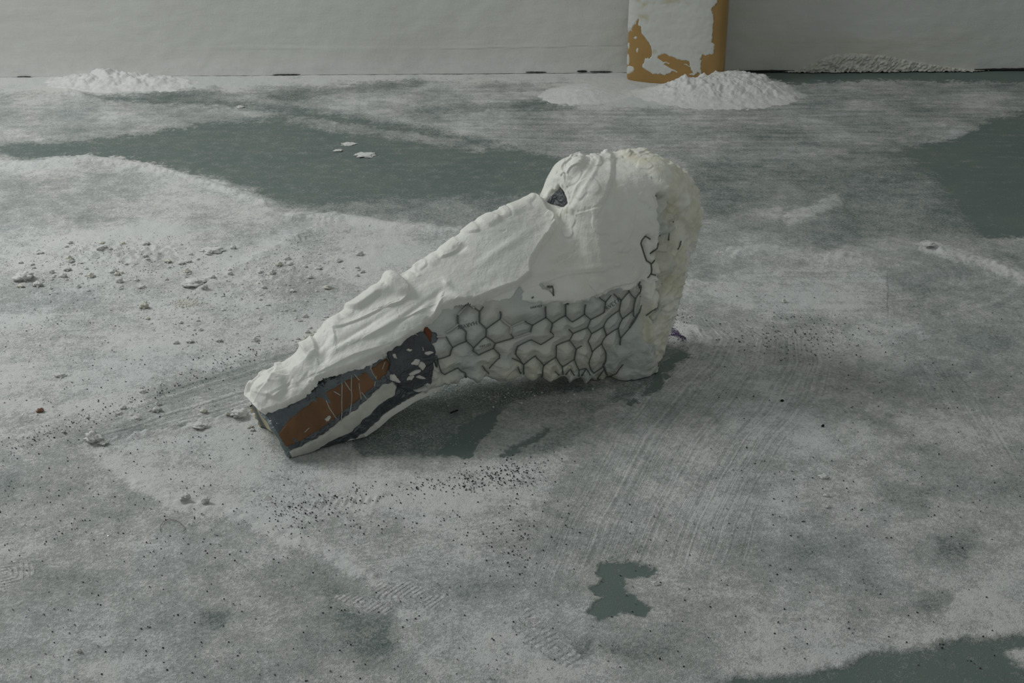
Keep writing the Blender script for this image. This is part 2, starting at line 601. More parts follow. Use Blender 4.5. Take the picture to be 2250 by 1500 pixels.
paint([(1550, 1520), (1650, 1478), (1850, 1444), (1990, 1430), (2100, 1408), (2250, 1395), (R, 1380), (R, 1900), (1500, 1900)], 0.03, 12)
stroke([(1580, 1470), (1720, 1470), (1880, 1440)], 0.70, 28, w=0.8)
paint([(2210, 1430), (2300, 1420), (2300, 1470), (2225, 1460)], 0.6, 12)

paint([(1195, 222), (1230, 190), (1380, 165), (1600, 150), (1700, 175), (1770, 212), (1620, 236), (1450, 238), (1290, 236)], 1.0, 10)
paint([(60, 184), (120, 165), (430, 165), (440, 186), (300, 200), (100, 200)], 0.95, 8)
# streak directions
def streaks(k, c, amp):
    global sc, sa
    use = k > sa * 0 + 0.02
    better = use & (k * amp >= sa)
    sc = np.where(better, c, sc)
    sa = np.where(better, k * amp, sa)


back = 1 - sstep(300, 520, fy)
streaks(back * sstep(900, 1200, fx) * 0.9, gy * 60 + 3 * noise2(gx * 2, gy * 2), 0.30)
streaks(karc * sstep(0.0, 0.08, arc_c), arc_c * 42 + 0.5 * noise2(gx * 9, gy * 9), 0.62)
streaks(kb, (fy - 0.0 + 0.30 * fx) / 8.0 + 0.4 * noise2(gx * 14, gy * 14), 0.85)
kk = 1 - sstep(-20, 20, sd_poly(fx, fy, [(690, 1150), (1170, 1110), (1150, 1290), (900, 1290), (760, 1230)]))
streaks(kk, (fy + 0.15 * fx) / 6.5, 0.42)
kk = 1 - sstep(-25, 25, sd_poly(fx, fy, [(0, 690), (400, 660), (560, 740), (560, 790), (180, 900), (0, 960)]))
streaks(kk, (fy - 0.00022 * (fx - 250) ** 2 - 0.28 * np.maximum(fx - 250, 0)) / 11, 0.22)
kk = 1 - sstep(-25, 25, sd_poly(fx, fy, [(1640, 590), (1950, 600), (2230, 560), (2260, 680), (1950, 700), (1640, 690)]))
ell = np.hypot((fx - 1900) / 330, (fy - 610) / 90)
streaks(kk, np.where(fx > 1950, ell * 13, (fy - 400) / 8), 0.42)
kk = 1 - sstep(-20, 20, sd_poly(fx, fy, [(1990, 780), (2080, 800), (2210, 960), (2240, 1010), (2150, 1010), (2050, 880)]))
streaks(kk, (fx - 0.62 * fy - 0.0) / 11, 0.55)
kk = 1 - sstep(-30, 30, sd_poly(fx, fy, [(1750, 960), (1900, 900), (1980, 700), (2200, 720), (2260, 800), (2100, 880), (1900, 1030)]))
streaks(kk, (fy + 0.45 * fx) / 14, 0.2)
dens = dens + 0.20 * fbm2(gx * 5, gy * 5, 3) * sstep(0.02, 0.4, dens) + 0.10 * fbm2(gx * 24, gy * 24, 3)
# horizontal drifts of thin powder toward the back
dens = dens + back * (0.06 + 0.08 * sstep(700, 1100, fx)) * noise2(gx * 6 + 5, gy * 46)

# shoe-sole prints: concentric lozenges
pc = np.zeros_like(gx)
pa = np.zeros_like(gx)
for (cx, cy, rot, sc_, poly) in [
    (932, 1312, 50, 0.0042, [(830, 1290), (900, 1285), (985, 1310), (960, 1338), (900, 1345), (820, 1335)]),
    (800, 1325, 50, 0.0042, [(740, 1310), (820, 1320), (850, 1345), (760, 1340)]),
    (1224, 1430, 40, 0.0055, [(1160, 1400), (1190, 1380), (1240, 1400), (1285, 1455), (1255, 1470), (1160, 1430)]),
    (1175, 1362, 40, 0.0055, [(1150, 1350), (1170, 1330), (1185, 1345), (1180, 1400), (1150, 1390), (1130, 1400)]),
    (1700 - 1015, 526, 20, 0.008, [(650, 520), (700, 515), (710, 540), (660, 545)]),
    (10, 1262, 20, 0.0045, [(-10, 1250), (60, 1230), (80, 1260), (0, 1300)])]:
    c = ground(cx, cy)
    a = math.radians(rot)
    u = (gx - c[0]) * math.cos(a) + (gy - c[1]) * math.sin(a)
    v = -(gx - c[0]) * math.sin(a) + (gy - c[1]) * math.cos(a)
    d = (np.abs(u) ** 7 + np.abs(v) ** 7) ** (1 / 7)
    k = 1 - sstep(-3, 8, sd_poly(wx, wy, poly))
    use = k > 0.01
    pc = np.where(use, d / sc_ * 2 * math.pi * 0.58, pc)
    pa = np.where(use, k, pa)
    dens = np.where(use, dens * (1 - k) + 0.62 * k, dens)

# relief: thick powder stands proud, plus soft ridges
gz = 0.0035 * np.clip(dens, 0, 1) + 0.0012 * fbm2(gx * 30, gy * 30, 3) * np.clip(dens, 0, 1)


def bumpz(px, py, rx, ry, h, rot=0.0, rough=0.0):
    """a mound on the floor: radii in metres, centre where the photo shows it"""
    global gz
    c = ground(px, py)
    a = math.radians(rot)
    u = ((gx - c[0]) * math.cos(a) + (gy - c[1]) * math.sin(a)) / rx
    v = (-(gx - c[0]) * math.sin(a) + (gy - c[1]) * math.cos(a)) / ry
    e = np.exp(-(u * u + v * v))
    gz = gz + h * e * (1 + rough * noise2(gx * 60, gy * 60))


def ridge(pts, w, h, rough=0.5):
    global gz
    d = line_dist(fx, fy, pts)
    gz = gz + h * np.exp(-(d / w) ** 2) * (1 + rough * noise2(gx * 70, gy * 70))


ridge([(195, 972), (330, 955), (440, 932), (560, 908)], 7, 0.005, 1.2)
ridge([(300, 1066), (400, 1112), (450, 1122), (520, 1132), (640, 1188), (740, 1232), (820, 1268)], 10, 0.004, 0.8)
ridge([(-40, 362), (70, 364), (200, 350), (330, 370), (450, 402), (580, 448)], 6, 0.006, 0.6)
ridge([(640, 480), (740, 478), (860, 500), (1010, 514)], 8, 0.007, 0.3)
ridge([(440, 640), (560, 575), (660, 520), (740, 482)], 12, 0.006, 0.5)
ridge([(1492, 716), (1530, 722), (1546, 748)], 4, 0.003, 0.3)
ridge([(2040, 542), (2090, 562), (2180, 582), (2250, 614)], 8, 0.006, 0.8)
ridge([(150, 202), (200, 215), (225, 226)], 5, 0.006, 0.6)
bumpz(320, 565, 0.10, 0.07, 0.012, 10, 0.6)
bumpz(180, 560, 0.10, 0.07, 0.006, 10, 0.8)
bumpz(620, 610, 0.12, 0.09, 0.006, 20, 0.8)
bumpz(1850, 566, 0.08, 0.05, 0.008, 0, 0.3)
bumpz(1620, 556, 0.06, 0.04, 0.008, 0, 0.6)
bumpz(470, 700, 0.3, 0.12, 0.006, 0, 0.2)
for (a, b) in ((410, 1105), (445, 1110)):           # tread blocks pressed in the ridge
    bumpz(a, b, 0.010, 0.006, 0.006, 60)
for i in range(9):
    bumpz(690 + 17 * i, 1112 - 1.2 * i, 0.003, 0.012, 0.0035, -10)
# leave the floor clean along the wall foot and fade relief there
gz *= 1 - sstep(4.6, 4.8, gy) * 0.7
nR, nC = XX.shape
idx = np.arange(nR * nC).reshape(nR, nC)
FQ = np.stack([idx[:-1, :-1], idx[:-1, 1:], idx[1:, 1:], idx[1:, :-1]], -1).reshape(-1, 4)
floor = mesh_obj('floor', np.stack([gx, gy, gz], 1), FQ, M_FLOOR)
tag(floor, 'grey green studio floor dusted with swept white plaster powder', kind='structure')
attr(floor, 'dens', dens)
attr(floor, 'streak_c', sc)
attr(floor, 'streak_a', sa)
attr(floor, 'print_c', pc)
attr(floor, 'print_a', pa)

# ------------------------------------------------------------------ the wall
WL, WR = ground(0, 172), ground(2250, 155)
wdir = (WR - WL) / np.linalg.norm(WR - WL)
wnor = np.array([wdir[1], -wdir[0], 0.0])           # toward the camera
s_ = np.linspace(-1.6, 3.4 + 1.6, 420)
z_ = np.concatenate([np.linspace(0.004, 0.5, 130), [0.9, 1.6, 2.6]])
SS, ZZ = np.meshgrid(s_, z_)
ss, zz = SS.ravel(), ZZ.ravel()
WP = WL + ss[:, None] * wdir + zz[:, None] * np.array([0, 0, 1.0])
wpx, wpy = proj(WP)
disp = 0.003 * fbm2(ss * 3, zz * 3, 3) + 0.0012 * fbm2(ss * 20, zz * 20, 2)
# the skim coat is thicker along the foot of the wall on the left
low = (1 - sstep(100, 112, wpy - 0.004 * (wpx - 900))) * 0
ledge = sstep(99, 106, wpy + 4 * noise2(ss * 3, zz * 0)) * (1 - sstep(1360, 1400, wpx)) * sstep(300, 700, wpx)
disp = disp + 0.0012 * ledge
WP = WP + wnor * disp[:, None]
nz, ns = SS.shape
idx = np.arange(nz * ns).reshape(nz, ns)
FQ = np.stack([idx[:-1, :-1], idx[:-1, 1:], idx[1:, 1:], idx[1:, :-1]], -1).reshape(-1, 4)
wall = mesh_obj('wall_back', WP, FQ, M_WALL)
tag(wall, 'white plastered studio wall behind the sculpture', kind='structure')
stain = np.exp(-(((wpx - 1900) / 220) ** 2 + ((wpy - 110) / 30) ** 2)) * 0.9
stain += np.exp(-(((wpx - 1620) / 150) ** 2 + ((wpy - 60) / 90) ** 2)) * 0.35
attr(wall, 'stain', np.clip(stain, 0, 1))
attr(wall, 'dust', sstep(100, 165, wpy) * (1 - sstep(1300, 1700, wpx)))
crk = np.exp(-((wpy - 104 - 3 * np.sin(wpx * 0.008) - 2 * noise2(ss * 14, zz * 0)) / 1.1) ** 2) * sstep(880, 1000, wpx) * (1 - sstep(1360, 1374, wpx)) * 0.45
crk += np.exp(-((wpy - 108) / 1.0) ** 2) * sstep(430, 520, wpx) * (1 - sstep(600, 760, wpx)) * 0.15
attr(wall, 'crack', np.clip(crk, 0, 1))
# body of the wall behind the plaster skin
b0, b1 = WL - 1.6 * wdir - wnor * 0.02, WL + 5.0 * wdir - wnor * 0.02
bk = [b0, b1, b1 - wnor * 0.1, b0 - wnor * 0.1]
Vb = [p + np.array([0, 0, h]) for h in (0.0, 2.6) for p in bk]
mesh_obj('wall_core', Vb, [(0, 1, 5, 4), (1, 2, 6, 5), (2, 3, 7, 6), (3, 0, 4, 7), (4, 5, 6, 7), (3, 2, 1, 0)], M_GAP, wall, False)


def wall_pt(px, py, off=0.0):
    d = ray(px, py)
    t = ((WL - CAM) @ wnor) / (d @ wnor)
    return CAM + d * t + wnor * off


# ------------------------------------------------------------------ tan post
post = empty('tan_post', (0, 0, 0))
tag(post, 'tan rounded post with smeared white plaster standing against the back wall', 'post')
pc0 = ground(1425, 187)
d_px = (pc0 - CAM) @ FWD
wid = 222 * d_px * 1.0 / F_PX
alpha = math.radians(17.0)
DR = 0.30
Sd = wid / (math.cos(alpha) + DR * math.sin(alpha)) * 1.01
hs = Sd / 2
nA = 96
ang = np.linspace(0, 2 * math.pi, nA, endpoint=False)
ex = 2 / 3.4
sx = np.sign(np.cos(ang)) * np.abs(np.cos(ang)) ** ex * hs
sy = np.sign(np.sin(ang)) * np.abs(np.sin(ang)) ** ex * hs * DR
ca, sa_ = math.cos(alpha), math.sin(alpha)
ox, oy = sx * ca + sy * sa_, -sx * sa_ + sy * ca
ctr = ground((1375 + 1597) / 2, 168)
ctr = np.array([0.0, 0.0, 0.0])
ctr[1] = pc0[1] - oy.min() - 0.035
depth_c = (np.array([0, ctr[1], 0]) - CAM) @ FWD
ctr[0] = (1483 - 1125) / F_PX * depth_c
zs = [0.0, 0.004, 0.012, 0.3, 0.6, 0.9, 1.2, 1.196 + 0.012]
sc_z = [0.965, 0.985, 1.0, 1.0, 1.0, 1.0, 0.998, 0.98]
V = []
for z, s in zip(zs, sc_z):
    V += [(ctr[0] + x * s, ctr[1] + y * s, z) for x, y in zip(ox, oy)]
Fq = []
for i in range(len(zs) - 1):
    for j in range(nA):
        a, b = i * nA + j, i * nA + (j + 1) % nA
        Fq.append((a, b, b + nA, a + nA))
Fq.append(tuple(range(nA - 1, -1, -1)))
Fq.append(tuple((len(zs) - 1) * nA + j for j in range(nA)))
mesh_obj('post_body', V, Fq, M_TAN, post)
print('post back y', ctr[1] + oy.max(), 'wall y', WL[1] + (ctr[0] - WL[0]) * wdir[1] / wdir[0])
# smeared plaster coat on the post, standing proud of its surface
ns2, nz2 = 260, 330
j0 = np.linspace(math.pi * 0.86, math.pi * 1.98, ns2)
bx = np.sign(np.cos(j0)) * np.abs(np.cos(j0)) ** ex * hs
by = np.sign(np.sin(j0)) * np.abs(np.sin(j0)) ** ex * hs * DR
# even arc-length
L = np.concatenate([[0], np.cumsum(np.hypot(np.diff(bx), np.diff(by)))])
jj = np.interp(np.linspace(0, L[-1], ns2), L, j0)
bx = np.sign(np.cos(jj)) * np.abs(np.cos(jj)) ** ex * hs
by = np.sign(np.sin(jj)) * np.abs(np.sin(jj)) ** ex * hs * DR
px_, py_ = bx * ca + by * sa_, -bx * sa_ + by * ca
tx_, ty_ = np.gradient(px_), np.gradient(py_)
tl = np.hypot(tx_, ty_)
nx_, ny_ = ty_ / tl, -tx_ / tl
zz2 = np.linspace(0.0, 0.62, nz2)
PX = np.stack([np.tile(px_ + ctr[0], nz2), np.tile(py_ + ctr[1], nz2), np.repeat(zz2, ns2)], 1)
NX = np.stack([np.tile(nx_, nz2), np.tile(ny_, nz2), np.zeros(ns2 * nz2)], 1)
qx, qy = proj(PX)
uu, vv = np.tile(np.linspace(0, 1, ns2), nz2), np.repeat(zz2, ns2)
rag = 5 * noise2(uu * 30, vv * 30) + 2.5 * noise2(uu * 90, vv * 90)
on = sd_poly(qx + rag, qy + rag * 0.7, [(1300, -900), (1577, -900), (1576, 0), (1568, 24), (1566, 92), (1572, 97), (1568, 122), (1543, 122), (1541, 160), (1522, 166), (1500, 160),
                                       (1478, 158), (1462, 165), (1432, 163), (1412, 150), (1414, 128), (1432, 122), (1431, 104), (1420, 86), (1408, 72), (1402, 42), (1392, 56), (1384, 72), (1300, 80)])
for hole in ([(1447, 126), (1460, 120), (1490, 132), (1514, 136), (1512, 141), (1480, 137), (1456, 134)],
             [(1462, 142), (1485, 138), (1515, 146), (1521, 160), (1500, 160), (1480, 152)]):
    on = np.maximum(on, -sd_poly(qx + rag, qy + rag * 0.7, hole))
for (a, b, c, d) in ((1380, 158, 12, 5), (1378, 132, 6, 14), (1400, 112, 3, 8), (1396, 83, 6, 4), (1380, 100, 4, 10), (1384, 152, 10, 9)):
    on = np.minimum(on, (np.hypot((qx - a) / c, (qy - b) / d) - 1) * min(c, d) + rag * 0.3)
streak_h = 0.0012 * fbm2(uu * 5, vv * 24, 3) + 0.0004 * noise2(uu * 24, vv * 60)
hgt = -0.0015 + 0.0035 * (1 - sstep(-4, 1, on)) + np.where(on < -1, np.maximum(streak_h, -0.0012), 0)
PV = PX + NX * hgt[:, None]
idx = np.arange(nz2 * ns2).reshape(nz2, ns2)
FQ = np.stack([idx[:-1, :-1], idx[:-1, 1:], idx[1:, 1:], idx[1:, :-1]], -1).reshape(-1, 4)
keep = (on[FQ] < 2.5).any(1)
v, f, us = compact(PV, FQ[keep])
m = NT('smeared_post_plaster')
th = m.attr('thick')
nn = m.noise(16, 4, 0.6, stretch=(1, 1, 0.7))
colr = m.mix(m.ramp(m.math('ADD', th, m.math('MULTIPLY', m.math('SUBTRACT', nn, 0.5), 1.2)), -0.05, 0.4), (0.46, 0.425, 0.31), (0.56, 0.565, 0.535))
M_PSM = m.done(colr, 0.75, 0, m.bump(nn, 0.004, 0.4), 0.2)
sm = mesh_obj('plaster_smear', v, f, M_PSM, post)
sm['label'] = 'smeared white plaster over the tan face'
attr(sm, 'thick', np.clip(0.55 + streak_h / 0.0018 * 0.6, 0, 1)[us])


# ------------------------------------------------------------------ powder heaps
def heap(name, x0, x1, y0, y1, fn, mat, label, res=0.0035):
    nx, ny = int((x1 - x0) / res), int((y1 - y0) / res)
    X, Y = np.meshgrid(np.linspace(x0, x1, nx), np.linspace(y0, y1, ny))
    x, y = X.ravel(), Y.ravel()
    h = fn(x, y)
    idx = np.arange(nx * ny).reshape(ny, nx)
    FQ = np.stack([idx[:-1, :-1], idx[:-1, 1:], idx[1:, 1:], idx[1:, :-1]], -1).reshape(-1, 4)
    keep = (h[FQ] > 0.001).any(1)
    v, f, _ = compact(np.stack([x, y, np.maximum(h, 0.0005)], 1), FQ[keep])
    o = mesh_obj(name, v, f, mat)
    return tag(o, label, 'powder', kind='stuff')


def gsum(x, y, lst):
    h = np.zeros_like(x)
    for (px, py, rx, ry, a) in lst:
        c = ground(px, py)
        h = np.maximum(h, 0) + a * np.exp(-((x - c[0]) / rx) ** 2 - ((y - c[1]) / ry) ** 2)
    return h


def heap_post(x, y):
    h = gsum(x, y, [(1250, 212, 0.10, 0.10, 0.016), (1310, 205, 0.10, 0.12, 0.020), (1480, 205, 0.10, 0.13, 0.036), (1540, 210, 0.08, 0.13, 0.026),
                    (1600, 200, 0.09, 0.15, 0.050), (1660, 200, 0.08, 0.14, 0.034), (1715, 208, 0.06, 0.09, 0.016)])
    # the left foot of the post stands clear of the heap
    c = ground(1412, 178)
    h = h * (1 - 0.97 * np.exp(-((x - c[0]) / 0.10) ** 4 - ((y - c[1]) / 0.11) ** 4))
    r = fbm2(x * 26, y * 26, 4)
    fx_, fy_ = proj(np.stack([x, y, 0 * x], 1))
    rough = sstep(1400, 1480, fx_)
    h = h * (1 + 0.30 * r * rough * np.abs(noise2(x * 9, y * 9) + 0.5) + 0.06 * rough * noise2(x * 110, y * 110)) - 0.005 + 0.0012 * fbm2(x * 40, y * 40, 3)
    rr_ = np.random.default_rng(3)
    for _ in range(46):
        c = ground(rr_.uniform(1450, 1760), rr_.uniform(168, 228))
        a = rr_.uniform(0.005, 0.014)
        h = h + rough * np.where(h > 0.004, a * 0.55 * np.exp(-(((x - c[0]) ** 2 + (y - c[1]) ** 2) / (a * a)) ** 1.5), 0)
    lx, ly = (x - ctr[0]) * ca - (y - ctr[1]) * sa_, (x - ctr[0]) * sa_ + (y - ctr[1]) * ca
    inside = np.abs(lx / hs) ** 3.4 + np.abs(ly / (hs * DR)) ** 3.4 < 0.97
    return np.where(inside, 0, h)


cpt = ground(1480, 200)
heap('powder_heap', ground(1150, 230)[0], ground(1790, 215)[0], ground(1480, 250)[1], ground(1480, 150)[1], heap_post, M_POW,
     'rough heap of white plaster powder banked around the foot of the tan post')


def heap_left(x, y):
    h = gsum(x, y, [(190, 180, 0.14, 0.10, 0.035), (240, 182, 0.10, 0.10, 0.030), (300, 186, 0.12, 0.09, 0.028), (360, 186, 0.09, 0.09, 0.020), (410, 184, 0.06, 0.06, 0.012)])
    return h * (0.62 + 0.22 * fbm2(x * 22, y * 22, 4)) + 0.10 * np.maximum(h, 0) * noise2(x * 60, y * 60) - 0.005


heap('powder_drift', ground(90, 185)[0], ground(450, 185)[0], ground(300, 215)[1], ground(300, 162)[1] + 0.02, heap_left, M_POW,
     'low lumpy drift of white powder against the wall, far from the post')

# crust of spattered plaster at the foot of the wall, right
nS, nZ = 330, 90
ax_ = np.linspace(1700, 2190, nS)
th_ = np.linspace(0, 1, nZ)
A, T = np.meshgrid(ax_, th_)
A, T = A.ravel(), T.ravel()
top = np.interp(A, [1700, 1755, 1790, 1830, 1870, 1940, 2000, 2060, 2110, 2150, 2190], [156, 152, 132, 118, 114, 116, 128, 141, 148, 153, 164])
bot = np.interp(A, [1700, 1770, 1800, 1950, 2100, 2140, 2190], [164, 168, 165, 167, 170, 168, 174])
ypx = bot + (top - bot) * T
dirs = FWD[None] + RGT[None] * ((A - 1125) / F_PX)[:, None] + UPV[None] * ((750 - ypx) / F_PX)[:, None]
tt = ((WL - CAM) @ wnor) / (dirs @ wnor)
Wp = CAM + dirs * tt[:, None]
s2 = (Wp - WL) @ wdir
edge = np.minimum(np.minimum(sstep(0, 0.18, 1 - T), 1), np.minimum(sstep(1700, 1745, A), 1 - sstep(2150, 2190, A)))
fl = Wp[:, 2] - s2 * 0.0
rgh = 0.7 + 0.40 * fbm2(s2 * 20, fl * 24, 3) + 0.24 * sstep(-0.1, 0.25, noise2(s2 * 70 - fl * 40, fl * 45)) + 0.28 * noise2(s2 * 130 - fl * 60, fl * 110)
thick = -0.003 + 0.017 * edge * rgh * (0.55 + 0.8 * (1 - T))
Wp[:, 2] = np.maximum(Wp[:, 2], 0) + 0.0
Wp = Wp + wnor * thick[:, None]
Wp[:, 2] = np.maximum(Wp[:, 2] + 0.012 * (1 - T) * noise2(s2 * 40, T * 0), 0.003)
idx = np.arange(nS * nZ).reshape(nZ, nS)
FQ = np.stack([idx[:-1, :-1], idx[:-1, 1:], idx[1:, 1:], idx[1:, :-1]], -1).reshape(-1, 4)
M_CRUST = mat_powder('spattered_plaster_crust', (0.52, 0.50, 0.45), (0.66, 0.65, 0.61))
cr = mesh_obj('plaster_crust', Wp, FQ, M_CRUST)
tag(cr, 'rough crust of spattered plaster along the wall foot, right of the tan post', 'plaster')

# dark slots under the wall edge
def slot(px0, px1, py, th):
    a, b = wall_pt(px0, py, 0.004), wall_pt(px1, py, 0.004)
    t = np.linspace(0, 1, 24)
    P = a[None] * (1 - t)[:, None] + b[None] * t[:, None]
    P[:, 2] = np.maximum(P[:, 2], 0.006)
    return tube_verts(P, th * np.sin(math.pi * np.clip(t, 0.03, 0.97)) ** 0.4 * (0.7 + 0.4 * np.array([random.random() for _ in t])), 6)


Vs, Fs = join([slot(600, 660, 164, 0.0022), slot(1155, 1200, 158, 0.0028), slot(1268, 1290, 156, 0.004), slot(1296, 1345, 157, 0.0026), slot(40, 70, 178, 0.0018),
               slot(1600, 1745, 156, 0.0045), slot(2140, 2300, 157, 0.0045), slot(1780, 1900, 164, 0.0035)])
mesh_obj('wall_crack', Vs, Fs, M_GAP, wall)['kind'] = 'stuff'

# ------------------------------------------------------------------ the sculpture: lofted body
TOE, HEEL = ground(640, 985), ground(1392, 815)
PL0 = np.array([TOE[0], TOE[1] + 0.035, 0.0])
PL1 = np.array([HEEL[0], HEEL[1] + 0.075, 0.0])
PD = PL1 - PL0
PD /= np.linalg.norm(PD)
PN = np.array([PD[1], -PD[0], 0.0])                  # plane normal, toward the camera
# bottom pixel, top pixel, half thickness (m), squareness, on the outline of the photographed form
ST = [((634, 1016), (556, 872), 0.062, 2.3),
      ((662, 1005), (583, 832), 0.064, 2.3),
      ((712, 978), (640, 798), 0.066, 2.3),
      ((772, 955), (700, 754), 0.069, 2.3),
      ((840, 905), (768, 706), 0.072, 2.3),
      ((900, 866), (845, 648), 0.077, 2.4),
      ((956, 842), (918, 612), 0.083, 2.5),
      ((1040, 836), (1010, 548), 0.090, 2.6),
      ((1120, 837), (1095, 486), 0.096, 2.7),
      ((1190, 838), (1176, 454), 0.100, 2.9),
      ((1232, 840), (1226, 425), 0.100, 3.0),
      ((1252, 840), (1246, 380), 0.100, 3.2),
      ((1278, 840), (1268, 349), 0.101, 3.4),
      ((1320, 838), (1318, 345), 0.101, 3.6),
      ((1362, 830), (1380, 338), 0.098, 3.6),
      ((1392, 815), (1436, 338), 0.088, 3.2),
      ((1412, 785), (1490, 372), 0.068, 2.5),
      ((1425, 745), (1520, 420), 0.042, 2.3),
      ((1436, 715), (1531, 470), 0.012, 2.0)]

INS_T = [9, 12, 13, 12, 11, 11, 11, 11, 11, 11, 10, 10, 12, 12, 13, 13, 13, 12, 10, 8]
INS_B = [-6, -8, -8, -5, 0, 0, 2, 5, 6, 6, 6, 6, 6, 6, 6, 5, 2, 0, 0, 0]
ST2 = []
for i, (b, t, w, e) in enumerate(ST):
    b, t = np.array(b, float), np.array(t, float)
    u = (t - b) / np.linalg.norm(t - b)
    sh = np.array([-12.0, 0]) * max(0.0, (i - (len(ST) - 5)) / 4.0)
    if i == 0:
        sh = np.array([4.0, 0])
    ST2.append((tuple(b + u * INS_B[i] + sh), tuple(t - u * INS_T[i] + sh), w, e))
ST = ST2


def plane_pt(px, py):
    d = ray(px, py)
    t = ((PL0 - CAM) @ PN) / (d @ PN)
    return CAM + d * t


NPH = 560
PLANES = [((0, 1), 1.0), ((1.35, 0.85), 1.0525), ((0.65, -0.8), 0.93), ((0, -1), 1.0), ((-1, 0), 1.0)]
POLYW = [0.25, 0.3, 0.4, 0.55, 0.7, 0.8, 0.85, 0.9, 0.9, 0.85, 0.7, 0.45, 0.25, 0.15, 0.05, 0, 0, 0, 0, 0, 0]


def section(e, wgt):
    """unit cross-section (up the body, toward the camera side); e squareness, wgt share of the ridged form"""
    c, s = np.cos(phi), np.sin(phi)
    r1 = (np.abs(c) ** e + np.abs(s) ** e) ** (-1.0 / e)
    q = 0
    for (nb_, nn_), d_ in PLANES:
        q = q + np.maximum(0, (c * nb_ + s * nn_) / d_) ** 11
    r2 = q ** (-1.0 / 11)
    r = r1 * (1 - wgt) + r2 * wgt
    return r * c, r * s


phi = np.concatenate([np.linspace(-0.5, math.pi + 0.35, 450, endpoint=False), np.linspace(math.pi + 0.35, 2 * math.pi - 0.5, 110, endpoint=False)])
cB, cT, cW, cE = [], [], [], []
for (b, t, w, e), pw in zip(ST, POLYW):
    b, t = np.array(b, float), np.array(t, float)
    bb, tt_ = b.copy(), t.copy()
    u = (t - b) / np.linalg.norm(t - b)
    for it in range(8):
        B_, T_ = plane_pt(*bb), plane_pt(*tt_)
        c, a = (B_ + T_) / 2, (T_ - B_) / 2
        qb, qn = section(e, pw)
        p = c + np.outer(qb, a) + np.outer(qn * w, PN)
        x, y = proj(p)
        s = (x - b[0]) * u[0] + (y - b[1]) * u[1]
        Lp = np.linalg.norm(t - b)
        bb -= u * s.min()
        tt_ -= u * (s.max() - Lp)
    cB.append(plane_pt(*bb))
    cT.append(plane_pt(*tt_))
    cW.append(w)
    cE.append(e)
cB, cT, cW, cE = np.array(cB), np.array(cT), np.array(cW), np.array(cE)


def catmull(K, n):
    K = np.asarray(K, float)
    if K.ndim == 1:
        K = K[:, None]
    m_ = len(K)
    Kp = np.concatenate([2 * K[:1] - K[1:2], K, 2 * K[-1:] - K[-2:-1]])
    # equal spacing by mid-line length
    t = np.linspace(0, m_ - 1, n)
    i = np.minimum(t.astype(int), m_ - 2)
    f = (t - i)[:, None]
    p0, p1, p2, p3 = Kp[i], Kp[i + 1], Kp[i + 2], Kp[i + 3]
    return 0.5 * (2 * p1 + (p2 - p0) * f + (2 * p0 - 5 * p1 + 4 * p2 - p3) * f ** 2 + (3 * p1 - p0 - 3 * p2 + p3) * f ** 3)


NS = 600
B_, T_, W_, E_ = catmull(cB, NS), catmull(cT, NS), catmull(cW, NS)[:, 0], catmull(cE, NS)[:, 0]
W_ = np.maximum(W_, 0.006)
PW_ = np.clip(catmull(POLYW[:len(ST)], NS)[:, 0], 0, 1)
C_, A_ = (B_ + T_) / 2, (T_ - B_) / 2
SQ = [section(E_[i], PW_[i]) for i in range(NS)]
QB, QN = np.array([q[0] for q in SQ]), np.array([q[1] for q in SQ])
SV = C_[:, None, :] + QB[:, :, None] * A_[:, None, :] + (QN * W_[:, None])[:, :, None] * PN[None, None, :]
print('sculpture base min z', SV[..., 2].min(axis=1)[::40])
# normals from the grid
dU = np.gradient(SV, axis=0)
dV = np.roll(SV, -1, axis=1) - np.roll(SV, 1, axis=1)
NV_ = np.cross(dV, dU)
NV_ /= np.linalg.norm(NV_, axis=2)[..., None] + 1e-12
outw = SV - C_[:, None, :]
if (NV_ * outw).sum() < 0:
    NV_ = -NV_
SVf, NVf = SV.reshape(-1, 3), NV_.reshape(-1, 3)
bpx, bpy_ = proj(SVf)
face = ((CAM - SVf) * NVf).sum(1) > -0.02
idx = np.arange(NS * NPH).reshape(NS, NPH)
BQ = np.stack([idx[:-1], idx[1:], np.roll(idx[1:], -1, 1), np.roll(idx[:-1], -1, 1)], -1).reshape(-1, 4)
# orientation so that faces point outward
q = BQ[NPH * 50 + 7]
if np.cross(SVf[q[1]] - SVf[q[0]], SVf[q[3]] - SVf[q[0]]) @ NVf[q[0]] < 0:
    BQ = BQ[:, ::-1].copy()

# -- outlines on the near face
E1 = [(540, 935), (578, 914), (600, 905), (640, 890), (668, 876), (690, 852), (710, 836), (735, 826), (765, 815), (800, 812), (830, 799), (846, 784), (866, 770),
      (892, 752), (920, 734), (938, 716), (952, 716), (960, 704), (972, 690), (1000, 674), (1030, 669), (1100, 668), (1130, 661), (1150, 668), (1182, 666), (1240, 666), (1290, 660), (1322, 648),
      (1346, 640), (1376, 634), (1400, 622), (1410, 634), (1412, 660), (1408, 700), (1402, 740), (1412, 770), (1425, 790), (1440, 900), (900, 1000), (640, 1100), (500, 1000)]
E3 = [(1404, 522), (1416, 514), (1430, 528), (1440, 556), (1436, 590), (1440, 606), (1430, 622), (1420, 610), (1408, 560)]
E4 = [(1443, 428), (1452, 432), (1462, 452), (1470, 480), (1472, 520), (1466, 560), (1458, 590), (1462, 612), (1450, 640), (1440, 630), (1448, 590), (1440, 540), (1452, 500), (1446, 460)]
E5 = [(1207, 446), (1214, 430), (1232, 412), (1240, 424), (1252, 446), (1244, 456), (1226, 452)]
E6 = [(1134, 644), (1138, 636), (1144, 644), (1140, 656), (1128, 658)]
